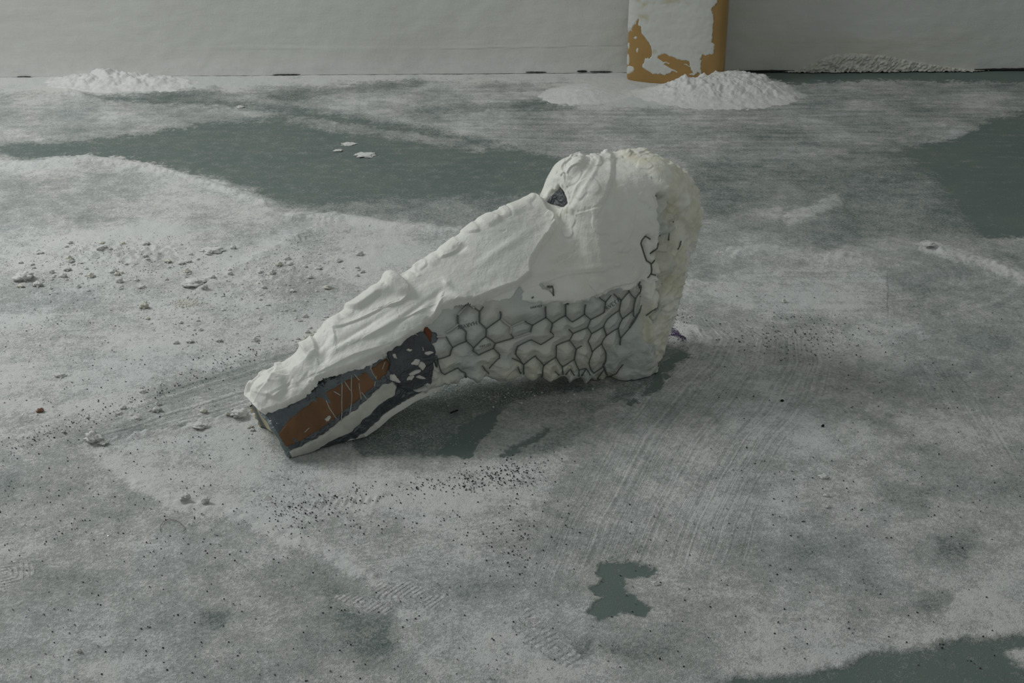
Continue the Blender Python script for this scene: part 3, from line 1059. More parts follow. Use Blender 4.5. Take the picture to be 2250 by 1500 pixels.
E7 = [(1424, 690), (1432, 684), (1448, 672), (1440, 700), (1430, 712)]
E8 = [(1188, 628), (1214, 628), (1216, 650), (1208, 640), (1190, 634)]
rag = 4.5 * noise3(SVf * 55) + 3 * noise3(SVf * 140 + 7)
rx_, ry_ = bpx + rag, bpy_ + rag * 0.8
sdE = np.minimum.reduce([sd_poly(rx_, ry_, E1), sd_poly(rx_, ry_, E4), sd_poly(rx_, ry_, E5), sd_poly(rx_, ry_, E6), sd_poly(rx_, ry_, E7), sd_poly(rx_, ry_, E8)])
sdE = np.where(face, sdE, 60.0)
# undersides stay open: no plaster on faces that look at the floor in the middle of the body
vfrac = np.tile((1 + np.cos(phi)) / 2, NS)           # 1 top, 0 bottom
sdE = np.where(~face & (vfrac < 0.3) & (bpx > 965), -12.0, sdE)


# -- wires (traced node to node on the netting)
def cr2(lst):
    return [((900 + a * 0.28444, 560 + b * 0.28444), (900 + c * 0.28444, 560 + d * 0.28444)) for (a, b, c, d) in lst]


W2 = cr2([(540, 440, 540, 520), (465, 380, 540, 440), (570, 400, 540, 440), (540, 520, 590, 570), (590, 570, 700, 490), (700, 435, 700, 490), (775, 600, 800, 640),
          (930, 595, 945, 540), (880, 505, 945, 540), (945, 540, 1048, 480), (1048, 395, 1048, 480), (1048, 480, 1100, 525), (1100, 525, 1200, 465), (1200, 380, 1200, 465), (1200, 465, 1252, 515),
          (1252, 515, 1345, 455), (1355, 380, 1345, 455), (1345, 455, 1395, 495), (1395, 495, 1500, 440), (1500, 440, 1510, 360), (1510, 360, 1460, 325), (1510, 360, 1555, 305), (1570, 298, 1630, 350),
          (1630, 350, 1692, 280), (1692, 262, 1692, 280), (1692, 280, 1740, 335), (1740, 335, 1780, 275), (1780, 195, 1780, 275), (1780, 275, 1805, 330), (1805, 330, 1770, 440), (1630, 350, 1615, 425),
          (1615, 425, 1525, 490), (1525, 490, 1495, 550), (1615, 425, 1640, 490), (1640, 490, 1725, 420), (1725, 420, 1740, 335), (1725, 420, 1725, 470), (1640, 490, 1610, 560), (1610, 560, 1515, 620),
          (1515, 620, 1495, 550), (1495, 550, 1400, 605), (1400, 605, 1370, 555), (1370, 555, 1395, 495), (1370, 555, 1258, 605), (1258, 605, 1225, 570), (1258, 605, 1230, 655), (1100, 525, 1085, 590),
          (1085, 590, 1110, 615), (1400, 605, 1375, 665), (1375, 665, 1405, 745), (1405, 745, 1480, 680), (1480, 680, 1515, 620), (1480, 680, 1515, 750), (1515, 750, 1505, 840), (1610, 560, 1625, 640),
          (1625, 640, 1695, 560), (1695, 560, 1770, 440), (1625, 640, 1622, 690), (1230, 655, 1130, 695), (1230, 655, 1283, 725), (1283, 725, 1325, 700), (1283, 725, 1270, 800), (1270, 800, 1180, 865),
          (1130, 695, 1125, 785), (1125, 785, 1180, 865), (1125, 785, 1035, 850), (1035, 850, 965, 775), (965, 775, 875, 840), (875, 840, 815, 765), (815, 765, 830, 700), (830, 700, 935, 650),
          (935, 650, 1010, 690), (1010, 690, 1110, 625), (1405, 745, 1380, 830), (1380, 830, 1420, 910), (1420, 910, 1505, 840), (1270, 800, 1305, 885), (1305, 885, 1300, 970), (1505, 840, 1525, 920),
          (1180, 865, 1180, 950), (1180, 950, 1120, 890), (1240, 875, 1180, 950), (1240, 875, 1300, 970), (1360, 870, 1300, 970), (1360, 870, 1420, 980), (1500, 880, 1420, 980), (1650, 840, 1600, 910),
          (1600, 910, 1525, 950), (1305, 885, 1360, 870), (590, 570, 585, 625), (585, 625, 490, 715), (490, 715, 435, 665), (435, 665, 435, 590), (435, 590, 375, 540), (375, 540, 370, 470),
          (585, 625, 660, 680), (660, 680, 800, 640), (660, 680, 645, 715), (490, 715, 490, 740), (490, 740, 530, 770), (530, 770, 645, 715), (645, 715, 690, 765), (690, 765, 690, 800),
          (690, 800, 610, 870), (280, 630, 330, 710), (330, 710, 435, 665), (330, 710, 310, 770), (310, 770, 210, 805), (210, 805, 240, 900), (240, 900, 270, 920), (370, 870, 270, 920),
          (370, 870, 430, 915), (435, 910, 425, 950), (560, 850, 610, 910), (875, 840, 880, 910), (1035, 850, 1025, 930), (875, 840, 790, 790), (830, 860, 870, 930), (1770, 440, 1690, 560)])
W3 = [((1100 + a * 0.22, 310 + b * 0.22), (1100 + c * 0.22, 310 + d * 0.22)) for (a, b, c, d) in
      [(1395, 1020, 1440, 945), (1440, 945, 1490, 980), (1395, 1020, 1450, 1190), (1450, 1190, 1500, 1225), (1500, 1225, 1535, 1190), (1535, 1190, 1560, 1070), (1560, 1070, 1585, 940),
       (1500, 1225, 1500, 1320), (1500, 1320, 1465, 1360), (1500, 1320, 1550, 1340), (1545, 545, 1580, 600), (1575, 560, 1575, 610), (1650, 700, 1675, 820), (1675, 820, 1725, 805),
       (1675, 820, 1680, 990), (1660, 1000, 1665, 1070), (1770, 1080, 1800, 1000), (1640, 1360, 1600, 1440), (1600, 1440, 1580, 1490), (1390, 1400, 1390, 1470), (1560, 1070, 1490, 1120)]]
W3 += [((1420, 692), (1434, 682)), ((1434, 682), (1446, 676)), ((1446, 680), (1436, 702)), ((1202, 628), (1214, 628)), ((1214, 628), (1217, 650)), ((1168, 655), (1172, 652)), ((1242, 668), (1250, 666))]
# -- plaster coat
def slab(poly, soft):
    d = sd_poly(rx_ * 0.35 + bpx * 0.65, ry_ * 0.35 + bpy_ * 0.65, poly)
    return np.where(face, 1 - sstep(-soft, soft * 0.25, d), 0.5)


hp = 0.007 * sstep(-1, 7, sdE) + 0.0015 * sstep(6, 22, sdE)
top_slab = slab([(1192, 430), (1206, 466), (1226, 476), (1229, 500), (1208, 528), (1178, 560), (1164, 588), (1162, 612), (1134, 634), (1064, 664), (1016, 684), (975, 690), (950, 716),
                 (930, 728), (860, 775), (760, 822), (690, 870), (560, 925), (480, 850), (640, 700), (900, 560), (1100, 420)], 9)
toe2 = 1 - sstep(600, 800, bpx)
hp += 0.014 * top_slab * (1 - 0.55 * toe2)
hp += 0.004 * slab([(1250, 388), (1290, 350), (1346, 345), (1348, 390), (1322, 452), (1275, 474), (1256, 436)], 9)
rim = slab([(1346, 320), (1430, 310), (1500, 340), (1560, 460), (1550, 520), (1500, 500), (1474, 446), (1444, 424), (1420, 385), (1350, 350)], 14)
hp += 0.006 * rim
ridge_v = np.where(face, np.exp(-(line_dist(bpx, bpy_, [(1412, 640), (1424, 680), (1424, 720), (1412, 745)]) / 11) ** 2), 0)
hp += 0.006 * ridge_v


def pb(x, y, rx, ry, rot, h, sharp=2):
    global hp
    a = math.radians(rot)
    u = ((bpx - x) * math.cos(a) + (bpy_ - y) * math.sin(a)) / rx
    v = (-(bpx - x) * math.sin(a) + (bpy_ - y) * math.cos(a)) / ry
    hp = hp + np.where(face, h * np.exp(-np.sqrt(u * u + v * v + 1e-9) ** sharp), 0)


for b in [(884, 652, 24, 15, 20, 0.013, 4), (862, 650, 22, 8, -35, 0.007, 2), (687, 792, 14, 24, 25, 0.011, 3), (650, 830, 34, 12, -35, 0.006, 2), (612, 845, 20, 14, -30, 0.007, 2),
          (590, 862, 16, 12, 0, 0.005, 2), (720, 800, 14, 8, -40, -0.005, 2), (632, 858, 10, 22, 25, -0.005, 2), (700, 842, 34, 7, -32, 0.003, 2), (770, 770, 60, 7, -30, 0.004, 2),
          (800, 740, 60, 5, -33, -0.003, 2), (745, 745, 12, 26, 10, 0.003, 2), (850, 730, 50, 6, -33, 0.003, 2), (920, 690, 60, 5, -35, -0.003, 2), (985, 640, 14, 7, 50, 0.003, 2),
          (1015, 560, 14, 7, -30, -0.004, 3), (1100, 560, 60, 10, -36, 0.003, 2), (960, 672, 10, 20, 30, -0.005, 2), (1000, 668, 22, 9, 10, 0.005, 2), (1256, 458, 24, 14, -20, 0.006, 2),
          (1266, 372, 14, 26, 20, 0.010, 3), (1190, 600, 40, 9, -12, 0.004, 2), (1150, 640, 55, 8, -6, 0.003, 2), (1220, 570, 26, 7, -30, 0.0035, 2), (1320, 560, 7, 40, -5, 0.003, 2),
          (1285, 590, 60, 6, -10, 0.002, 2), (1350, 520, 6, 40, -8, 0.0025, 2), (1395, 540, 8, 50, -8, 0.003, 2), (1380, 630, 40, 8, -25, 0.004, 2), (1250, 520, 22, 22, 0, 0.003, 2),
          (1465, 420, 18, 14, 20, 0.005, 2), (1500, 450, 14, 30, -10, 0.006, 2), (1430, 480, 16, 50, -10, 0.004, 2), (1480, 560, 12, 40, 10, 0.006, 2), (1476, 500, 9, 12, 0, 0.006, 2),
          (1490, 590, 9, 16, 0, 0.006, 2), (1462, 680, 10, 26, 12, 0.005, 2), (1340, 420, 5, 50, 12, -0.002, 2), (1300, 400, 4, 50, 25, 0.0018, 2), (1275, 420, 3, 45, 25, 0.0015, 2)]:
    pb(*b)
# trowel drag and lumps
along = np.stack([SVf @ PD, SVf @ PN, SVf[:, 2]], 1)
shaft = 1 - sstep(1130, 1250, bpx)
rot_a = math.radians(29)
la = along[:, 0] * math.cos(rot_a) + along[:, 2] * math.sin(rot_a)
lb = -along[:, 0] * math.sin(rot_a) + along[:, 2] * math.cos(rot_a)
n_sh = noise3(np.stack([la * 9, lb * 45, along[:, 1] * 45], 1)) + 0.6 * noise3(np.stack([la * 26, lb * 60, along[:, 1] * 60], 1))
n_fl = noise3(np.stack([along[:, 0] * 34, along[:, 2] * 12, along[:, 1] * 34], 1)) + 0.5 * noise3(along * 60)
toe = 1 - sstep(720, 900, bpx)
hp += sstep(0, 10, sdE) * (0.0007 * shaft * n_sh * (1 + 1.6 * toe) + 0.0016 * (1 - shaft) * n_fl + 0.0022 * toe * np.abs(noise3(SVf * 26)) + 0.0004 * noise3(SVf * 90))
rightside = sstep(1425, 1460, bpx + 0.16 * (bpy_ - 500))
hp += sstep(0, 10, sdE) * rightside * (0.006 * np.abs(noise3(SVf * 48)) + 0.003 * noise3(SVf * 110))
# dried layers with crisp broken edges along the crest and round the toe
pl1 = noise3(np.stack([la * 11, lb * 30, along[:, 1] * 30], 1)) + 0.5 * noise3(SVf * 45)
pl2 = noise3(np.stack([la * 16 + 9, lb * 36, along[:, 1] * 36], 1)) + 0.5 * noise3(SVf * 60 + 3)
TOPL = [(556, 872), (583, 832), (640, 798), (700, 754), (768, 706), (845, 648), (918, 612), (1010, 548), (1095, 486), (1176, 454)]
RIML = [(1246, 395), (1268, 352), (1318, 346), (1380, 339), (1436, 339), (1490, 372), (1520, 420), (1531, 470), (1512, 560), (1472, 680)]
crestk = np.where(face, 1 - sstep(6, 17, line_dist(bpx, bpy_, TOPL)), 0)
hp += crestk * (0.0032 * sstep(0.0, 0.10, pl1) + 0.0024 * sstep(0.1, 0.2, pl2))
hp += toe2 * sstep(2, 14, sdE) * (0.0022 * sstep(-0.05, 0.25, pl1) + 0.0016 * sstep(0.12, 0.3, pl2))
rimk = np.where(face, 1 - sstep(8, 26, line_dist(bpx, bpy_, RIML)), 0)
hp += rimk * (0.0040 * sstep(0.05, 0.16, noise3(SVf * 34 + 1)) + 0.003 * sstep(0.1, 0.2, noise3(SVf * 62 + 8)) - 0.002)
hp += (1 - shaft) * sstep(4, 16, sdE) * (0.0014 * sstep(0.12, 0.2, noise3(np.stack([along[:, 0] * 26, along[:, 2] * 9, along[:, 1] * 26], 1)) + 0.4 * noise3(SVf * 50)))
# folds and trowel edges: one sharp side, one that fades away
def crease(pts, w, h, side=1):
    global hp
    pts = np.array(pts, float)
    best = np.full(len(SVf), 1e9)
    sgn = np.zeros(len(SVf))
    for a_, b_ in zip(pts[:-1], pts[1:]):
        d_, t_ = seg_dist(bpx, bpy_, a_, b_)
        cr_ = (b_[0] - a_[0]) * (bpy_ - a_[1]) - (b_[1] - a_[1]) * (bpx - a_[0])
        u_ = d_ < best
        best = np.where(u_, d_, best)
        sgn = np.where(u_, np.sign(cr_), sgn)
    sd_ = best * sgn * side
    end = np.minimum(1, np.minimum(np.hypot(bpx - pts[0][0], bpy_ - pts[0][1]), np.hypot(bpx - pts[-1][0], bpy_ - pts[-1][1])) / 14 + 0.15)
    prof_ = np.where(sd_ > 0, 1 - sstep(0, 3.5, sd_), np.exp(sd_ / w))
    hp = hp + np.where(face & (sdE > 3) & (best < 5 * w), h * prof_ * end, 0)


for pts, w, h, sd0 in [([(1229, 492), (1208, 528), (1178, 560), (1164, 588), (1160, 612), (1134, 634), (1064, 664), (1018, 684)], 14, 0.005, -1),
                       ([(1248, 378), (1256, 420), (1262, 450), (1275, 472), (1320, 456)], 16, 0.003, -1),
                       ([(1260, 368), (1300, 352), (1345, 346), (1400, 338)], 10, 0.003, -1),
                       ([(1347, 352), (1348, 390), (1322, 452)], 14, 0.003, -1),
                       ([(1445, 440), (1478, 452), (1502, 500), (1512, 560)], 12, 0.006, 1),
                       ([(1430, 520), (1444, 600), (1420, 650), (1414, 740)], 9, 0.005, 1),
                       ([(1260, 560), (1242, 574), (1216, 586), (1196, 566)], 9, 0.0022, 1),
                       ([(1145, 640), (1240, 606), (1330, 590)], 10, 0.0018, 1),
                       ([(1300, 648), (1340, 626), (1385, 616), (1400, 600)], 10, 0.003, 1),
                       ([(640, 780), (600, 862), (572, 890)], 9, 0.005, 1), ([(632, 860), (610, 880), (590, 872)], 8, 0.004, -1),
                       ([(690, 800), (672, 770), (700, 760), (705, 800)], 8, 0.005, -1),
                       ([(745, 770), (742, 740), (790, 720), (850, 690)], 9, 0.003, 1), ([(740, 735), (752, 716), (800, 694), (846, 660)], 8, 0.006, 1),
                       ([(850, 648), (872, 634), (896, 646), (902, 664), (880, 682), (850, 690)], 10, 0.004, -1),
                       ([(800, 760), (880, 716), (940, 690)], 10, 0.0025, 1), ([(700, 830), (780, 790), (850, 765)], 12, 0.0025, 1),
                       ([(972, 668), (962, 688), (952, 708)], 6, 0.006, -1), ([(1000, 672), (985, 690), (968, 700)], 6, 0.005, 1),
                       ([(970, 585), (1000, 570), (1015, 556)], 6, 0.004, 1), ([(980, 630), (990, 648)], 5, 0.003, 1)]:
    crease(pts, w, h, sd0)
d3 = np.full(len(SVf), 1e9)
nr_ = face & (bpx > 1380)
for a_, b_ in W3:
    d3[nr_] = np.minimum(d3[nr_], seg_dist(bpx[nr_], bpy_[nr_], a_, b_)[0])
hp -= np.where(nr_, 0.0075 * np.exp(-(d3 / 5.0) ** 2), 0)
lump_k = sstep(1428, 1452, bpx + 0.1 * (bpy_ - 560)) * sstep(425, 455, bpy_) * (1 - sstep(700, 740, bpy_)) * (1 - sstep(1488, 1505, bpx + 0.25 * (bpy_ - 480)))
cell = noise3(SVf * np.array([42, 42, 26.0]) + 3)
hp += np.where(face, lump_k * (0.010 * sstep(-0.15, 0.35, cell) - 0.006), 0)
back_hp = 0.012 + 0.003 * noise3(SVf * 30)
hp = np.where(face, hp, back_hp)
PLV = SVf + NVf * (hp - 0.006 * (1 - sstep(-4, 1, sdE)))[:, None]
PLV[:, 2] = np.maximum(PLV[:, 2], 0.004)
keep = (sdE[BQ] > -2.0).any(1)
sculpture = empty('plaster_sculpture', (0, 0, 0))
tag(sculpture, 'unfinished boot-shaped sculpture of white plaster, chicken wire and stuffed bags, leaning on the powdered floor', 'sculpture')
v, f, us = compact(PLV, BQ[keep])
coat = mesh_obj('plaster_coat', v, f, M_PLA, sculpture)
coat['label'] = 'thick trowelled white plaster skin'
yel = np.where(face, np.maximum(rim, rightside) * 0.9 + 0.25 * (1 - shaft), 0.2)
attr(coat, 'yellow', np.clip(yel, 0, 1)[us])

WP_ = cr2([(135, 640, 280, 630), (375, 540, 280, 605), (700, 490, 780, 550), (780, 550, 880, 505), (780, 550, 775, 600), (800, 640, 930, 595), (370, 470, 440, 395), (465, 385, 500, 420)])
C1 = lambda a, b: (530 + a * 0.26667, 640 + b * 0.26667)
WT = [[C1(830, 760), C1(825, 870), C1(815, 960), C1(800, 1070)], [C1(910, 700), C1(905, 800), C1(905, 860), C1(880, 960), C1(865, 1010)], [C1(690, 890), C1(720, 960), C1(770, 1030)],
      [C1(850, 750), C1(905, 830)], [C1(760, 830), C1(820, 862)], [C1(1060, 620), C1(1085, 680), C1(1110, 725)], [C1(1090, 610), C1(1050, 680)], [C1(930, 690), C1(980, 745)], [C1(970, 760), C1(972, 900)],
      [C1(1190, 590), C1(1160, 655)], [C1(1110, 700), C1(1080, 770)], [C1(705, 1010), C1(680, 1060)], [C1(505, 1140), C1(550, 1100)], [C1(980, 820), C1(1020, 870)], [C1(470, 1350), C1(515, 1400)]]
allw = W2 + W3 + WP_
dw = np.full(len(SVf), 1e9)
near = face & (bpx > 930)
for a, b in allw:
    dd, _ = seg_dist(bpx[near], bpy_[near], a, b)
    dw[near] = np.minimum(dw[near], dd)

# -- inner body: bags stuffed behind the netting
bulge = np.where(near, 0.0115 * (1 - np.exp(-(np.minimum(dw, 40) / 13.0) ** 2)) - 0.003, -0.004)
crk_n = noise3(SVf * 40)
low_body = sstep(720, 830, bpy_)
bulge = bulge + np.where(near, low_body * (0.004 * np.abs(crk_n) + 0.0035 * sstep(0.1, 0.2, noise3(SVf * 38 + 5)) + 0.002 * noise3(SVf * 90) - 0.002) + 0.0012 * noise3(SVf * 28), 0)
bulge -= 0.0075 * sstep(2, 14, np.where(face, sdE, 60))      # hidden below the plaster
bulge -= 0.004 * (1 - sstep(940, 962, bpx))
lip = sd_poly(bpx, bpy_, [(1345, 838), (1350, 815), (1380, 780), (1400, 735), (1440, 740), (1440, 860)])
bulge += np.where(face, 0.012 * (1 - sstep(-14, 4, lip)), 0)
bulge += np.where(face & (bpx > 1425) & (bpy_ < 700), 0.008 * sstep(-0.1, 0.2, noise3(SVf * 50 + 2)), 0)
bulge -= np.where(face, 0.012 * (1 - sstep(0, 12, sd_poly(bpx, bpy_, E5))), 0)
BGV = SVf + NVf * bulge[:, None]
BGV[:, 2] = np.maximum(BGV[:, 2], 0.004)
capA = np.arange(NPH)
endc = [tuple(int(i) for i in idx[-1]), tuple(int(i) for i in idx[0][::-1])]
bags = mesh_obj('stuffed_bag_core', BGV, BQ, M_BAG, sculpture)
bags['label'] = 'crumpled translucent bags stuffed behind the netting'
attr(bags, 'yellow', np.where(bpx > 930, 0.35 + 0.6 * np.maximum(low_body, rightside), 0.0))
bvh = BVHTree.FromPolygons([tuple(p) for p in BGV], [tuple(q) for q in BQ.tolist()])


def on_body(px, py, off=0.002, tree=None):
    d = Vector(ray(px, py)).normalized()
    loc, nor, i, dist = (tree or bvh).ray_cast(Vector(CAM), d)
    if loc is None:
        dmin = None
        p0 = Vector(plane_pt(px, py))
        loc, nor, i, dist = (tree or bvh).find_nearest(p0)
    if nor.dot(d) > 0:
        nor = -nor
    return np.array(loc + nor * off), np.array(nor)


def wire_run(pts, r, off, tree=None):
    out = []
    for a, b in zip(pts[:-1], pts[1:]):
        n = max(3, int(math.hypot(b[0] - a[0], b[1] - a[1]) / 6))
        for i in range(n):
            t = i / n
            out.append(on_body(a[0] + (b[0] - a[0]) * t, a[1] + (b[1] - a[1]) * t, off, tree)[0])
    out.append(on_body(pts[-1][0], pts[-1][1], off, tree)[0])
    out = np.array(out)
    if len(out) > 4:
        o2 = out.copy()
        o2[1:-1] = (out[:-2] + 2 * out[1:-1] + out[2:]) / 4
        out = o2
    return tube_verts(out, r, 6)


def jig(a, b):
    m_ = ((a[0] + b[0]) / 2 + random.uniform(-2, 2), (a[1] + b[1]) / 2 + random.uniform(-1.5, 1.5))
    return [a, m_, b]


coat_bvh = BVHTree.FromPolygons([tuple(p) for p in v], [tuple(q) for q in f.tolist()])
parts = [wire_run(jig(a, b), 0.00105 if abs(a[0] - b[0]) > 6 else 0.0014, 0.0030) for a, b in W2]
parts += [wire_run(jig(a, b), 0.0012, 0.0012, coat_bvh) for a, b in W3]
Vw, Fw = join(parts)
wire = mesh_obj('chicken_wire', Vw, Fw, M_WIRE, sculpture)
wire['label'] = 'dark hexagonal wire netting'
wire['kind'] = 'stuff'
Vw, Fw = join([wire_run(jig(a, b), 0.0015, 0.0032) for a, b in WP_])
mesh_obj('plastered_wire', Vw, Fw, M_WIREP, sculpture)['kind'] = 'stuff'


# -- layers of the lower shaft: each a sheet with its own outline standing at its own height
def layer(name, poly, mat, off, edge=3.0, rough=0.0, rs=40, label=None, ragged=0.4, parent=sculpture, fold=0.0):
    d = sd_poly(bpx + rag * ragged, bpy_ + rag * ragged, poly)
    d = np.where(face, d, 50)
    h = off * (1 - sstep(-edge, 1.0, d)) - 0.005 * sstep(-1, 3, d)
    h = h + np.where(d < 0, rough * noise3(SVf * rs) * sstep(0, 5, -d), 0)
    if fold:
        h = h + np.where(d < -2, fold * np.abs(noise3(np.stack([la * 60, lb * 14, along[:, 1] * 14], 1))), 0)
    V_ = SVf + NVf * h[:, None]
    V_[:, 2] = np.maximum(V_[:, 2], 0.003)
    keep_ = (d[BQ] < 2.0).any(1)
    v_, f_, _ = compact(V_, BQ[keep_])
    o_ = mesh_obj(name, v_, f_, mat, parent)
    if label:
        o_['label'] = label
    return o_


layer('tape_wrap', [(540, 900), (640, 860), (780, 790), (862, 760), (960, 700), (962, 830), (940, 870), (860, 920), (640, 1060), (560, 1000)], M_TAPE, 0.001, 3, 0.0015, 34,
      'shiny grey tape wrapped round the shaft', 0.2, fold=0.0045)
layer('cardboard_tube', [(600, 962), (612, 945), (640, 914), (700, 868), (752, 838), (800, 815), (832, 795), (850, 786), (860, 800), (852, 822), (836, 836), (805, 866), (762, 902), (700, 948),
                         (655, 974), (622, 985), (608, 976)], M_CARD, 0.0036, 7, 0, 40, 'bare brown cardboard tube', 0.15)
layer('pale_strip', [(626, 1003), (632, 990), (662, 976), (702, 955), (756, 915), (808, 873), (842, 842), (862, 836), (872, 848), (866, 866), (838, 884), (800, 918), (772, 944), (722, 968), (700, 982), (664, 1000), (640, 1004)],
      M_STRIP, 0.0055, 3, 0.0012, 30, 'pale torn card strip below the tube')
layer('tape_patch', [(848, 776), (866, 768), (882, 756), (902, 738), (930, 728), (941, 745), (956, 764), (952, 800), (946, 838), (920, 846), (898, 856), (876, 850), (868, 832), (852, 812), (856, 795)],
      M_PATCH, 0.0075, 2.5, 0.0012, 40, 'charcoal tape patch flecked with plaster', 0.5)
layer('tube_hole', [(928, 718), (940, 716), (950, 730), (948, 748), (940, 762), (932, 745)], mat_plain('dark_red_board', (0.16, 0.05, 0.02)), 0.004, 3, 0, 40, 'dark red board showing beside the patch')
layer('tape_corner', [(1200, 446), (1212, 430), (1234, 408), (1242, 424), (1256, 446), (1244, 458), (1222, 454)], M_PATCH, 0.003, 3, 0.004, 70, 'shiny tape showing through the plaster')
# plaster flecks and scabs, each its own chip
for i, (x, y, rx, ry, rot) in enumerate([(868, 784, 9, 5, 60), (900, 770, 8, 4, -10), (912, 792, 12, 7, -30), (924, 800, 9, 9, 20), (908, 814, 16, 6, -25), (898, 825, 7, 10, 60), (922, 824, 14, 5, 10),
                                         (938, 772, 12, 4, -15), (928, 766, 3, 6, 0), (865, 828, 12, 8, 30), (920, 852, 18, 3, -15), (938, 840, 6, 4, 0), (884, 748, 10, 3, -35), (912, 738, 8, 3, 20),
                                         (719, 917, 4, 9, 30), (846, 780, 6, 12, 20)]):
    poly = [(x + (rx * math.cos(t) * math.cos(math.radians(rot)) - ry * math.sin(t) * math.sin(math.radians(rot))) * random.uniform(0.65, 1.25),
             y + (rx * math.cos(t) * math.sin(math.radians(rot)) + ry * math.sin(t) * math.cos(math.radians(rot))) * random.uniform(0.65, 1.25)) for t in np.linspace(0, 2 * math.pi, 11)[:-1]]
    layer('plaster_fleck', poly, M_SMEAR, 0.0105, 2, 0.001, 90, None, 0.4)
# thin wires lying over the bare tube
tubes = []
for run in WT:
    out = []
    for a, b in zip(run[:-1], run[1:]):
        for t in np.linspace(0, 1, 5)[:-1]:
            out.append(on_body(a[0] + (b[0] - a[0]) * t, a[1] + (b[1] - a[1]) * t, 0.011)[0])
    out.append(on_body(run[-1][0], run[-1][1], 0.0105)[0])
    tubes.append(tube_verts(np.array(out), 0.0011, 5))
Vw, Fw = join(tubes)
mesh_obj('loose_wire', Vw, Fw, mat_plain('pale_wire', (0.42, 0.42, 0.40), 0.5, 0.3), sculpture)['kind'] = 'stuff'

# -- toe end: board disc, grey tape rim and torn paper edge
ring = SV[0]
c0 = C_[0]
axis0 = C_[0] - C_[6]
axis0 /= np.linalg.norm(axis0)
ringv = []
prof = [(-0.004, 1.03), (0.001, 1.05), (0.005, 1.04), (0.007, 1.0), (0.005, 0.9), (0.001, 0.86)]
tt0 = np.linspace(0, 2 * math.pi, NPH, endpoint=False)
wav = 0.002 * noise2(np.cos(tt0) * 3 + 4, np.sin(tt0) * 3)
for d_, s in prof:
    ringv.append(c0 + (ring - c0) * s + axis0 * d_ + axis0 * wav[:, None] * (d_ > 0.002))
ringv = np.array(ringv).reshape(-1, 3)
nP = len(prof)
idr = np.arange(nP * NPH).reshape(nP, NPH)
RQ = np.stack([idr[:-1], np.roll(idr[:-1], -1, 1), np.roll(idr[1:], -1, 1), idr[1:]], -1).reshape(-1, 4)
ringv[:, 2] = np.maximum(ringv[:, 2], 0.003)
rimo = mesh_obj('tape_rim', ringv, RQ, mat_tape('blue_grey_tape_rim', (0.17, 0.21, 0.22), (0.25, 0.29, 0.30), 0.3, 0.2), sculpture)
rimo['label'] = 'grey tape folded over the end of the shaft'
disc = np.concatenate([c0 + (ring - c0) * 0.9 + axis0 * 0.003, [c0 + axis0 * 0.002]])
disc[:, 2] = np.maximum(disc[:, 2], 0.003)
mesh_obj('end_disc', disc, [(i, (i + 1) % NPH, NPH) for i in range(NPH)], M_RIM, sculpture)
half = (tt0 > math.pi * 1.05) & (tt0 < math.pi * 1.95)
ki = np.where(half)[0]
pv = []
jag = 0.010 + 0.004 * noise2(tt0 * 9, tt0 * 0) + 0.003 * noise2(tt0 * 30, tt0 * 0)
for d_, s in ((0.0, 1.0), (0.006, 1.04), (0.010, 1.05), (0.010, 1.02), (0.003, 0.97)):
    pv.append(c0 + (ring[ki] - c0) * s + axis0 * (d_ * jag[ki] / 0.010)[:, None])
pv = np.array(pv).reshape(-1, 3)
pv[:, 2] = np.maximum(pv[:, 2], 0.003)
nk = len(ki)
idp = np.arange(5 * nk).reshape(5, nk)
PQ = np.stack([idp[:-1, :-1], idp[:-1, 1:], idp[1:, 1:], idp[1:, :-1]], -1).reshape(-1, 4)
po = mesh_obj('torn_paper_rim', pv, PQ, M_RIM, sculpture)
po['label'] = 'torn yellowish paper edge behind the tape rim'


# -- torn tape and plaster hanging below the shaft
def flap(name, pts, thick, mat, lift, label=None):
    """an irregular sheet through points (px, py, offset from mid-plane toward camera)"""
    P = []
    for (x, y, o_) in pts:
        d = ray(x, y)
        t = ((PL0 + PN * o_ - CAM) @ PN) / (d @ PN)
        p = CAM + d * t
        p[2] = max(p[2], 0.004)
        P.append(p)
    P = np.array(P)
    n = len(P)
    V_ = np.concatenate([P, P - PN * thick + np.array([0, 0, thick * 0.3])])
    V_[:, 2] = np.maximum(V_[:, 2], 0.003)
    F_ = [tuple(range(n)), tuple(range(2 * n - 1, n - 1, -1))] + [(i, i + n, (i + 1) % n + n, (i + 1) % n) for i in range(n)]
    o_ = mesh_obj(name, V_, F_, mat, sculpture, False)
    if label:
        o_['label'] = label
    return o_


flap('tape_flap', [(636, 1018, 0.03), (640, 1000, 0.045), (668, 1000, 0.045), (700, 984, 0.045), (725, 970, 0.045), (772, 946, 0.045), (800, 918, 0.045), (838, 886, 0.045), (868, 868, 0.045), (880, 852, 0.045),
                   (945, 846, 0.03), (920, 862, 0.03), (875, 886, 0.03), (866, 878, 0.03), (836, 900, 0.03), (800, 935, 0.03), (782, 960, 0.03), (740, 976, 0.03), (690, 1002, 0.03)], 0.004, M_PATCH, 0, 'dark torn tape under the shaft')
flap('plaster_flap', [(802, 936, 0.03), (812, 920, 0.035), (838, 900, 0.04), (852, 884, 0.04), (868, 886, 0.045), (880, 880, 0.04), (908, 870, 0.04), (942, 850, 0.04), (943, 857, 0.035), (920, 876, 0.03), (898, 888, 0.03), (880, 898, 0.03), (850, 906, 0.025), (822, 926, 0.02)], 0.008, M_PLA, 0,
     'torn plaster sliver hanging under the shaft')
flap('plaster_flap', [(950, 826, 0.06), (960, 822, 0.06), (985, 822, 0.06), (993, 830, 0.06), (980, 834, 0.055), (958, 842, 0.05), (948, 842, 0.05)], 0.008, M_PLA, 0)
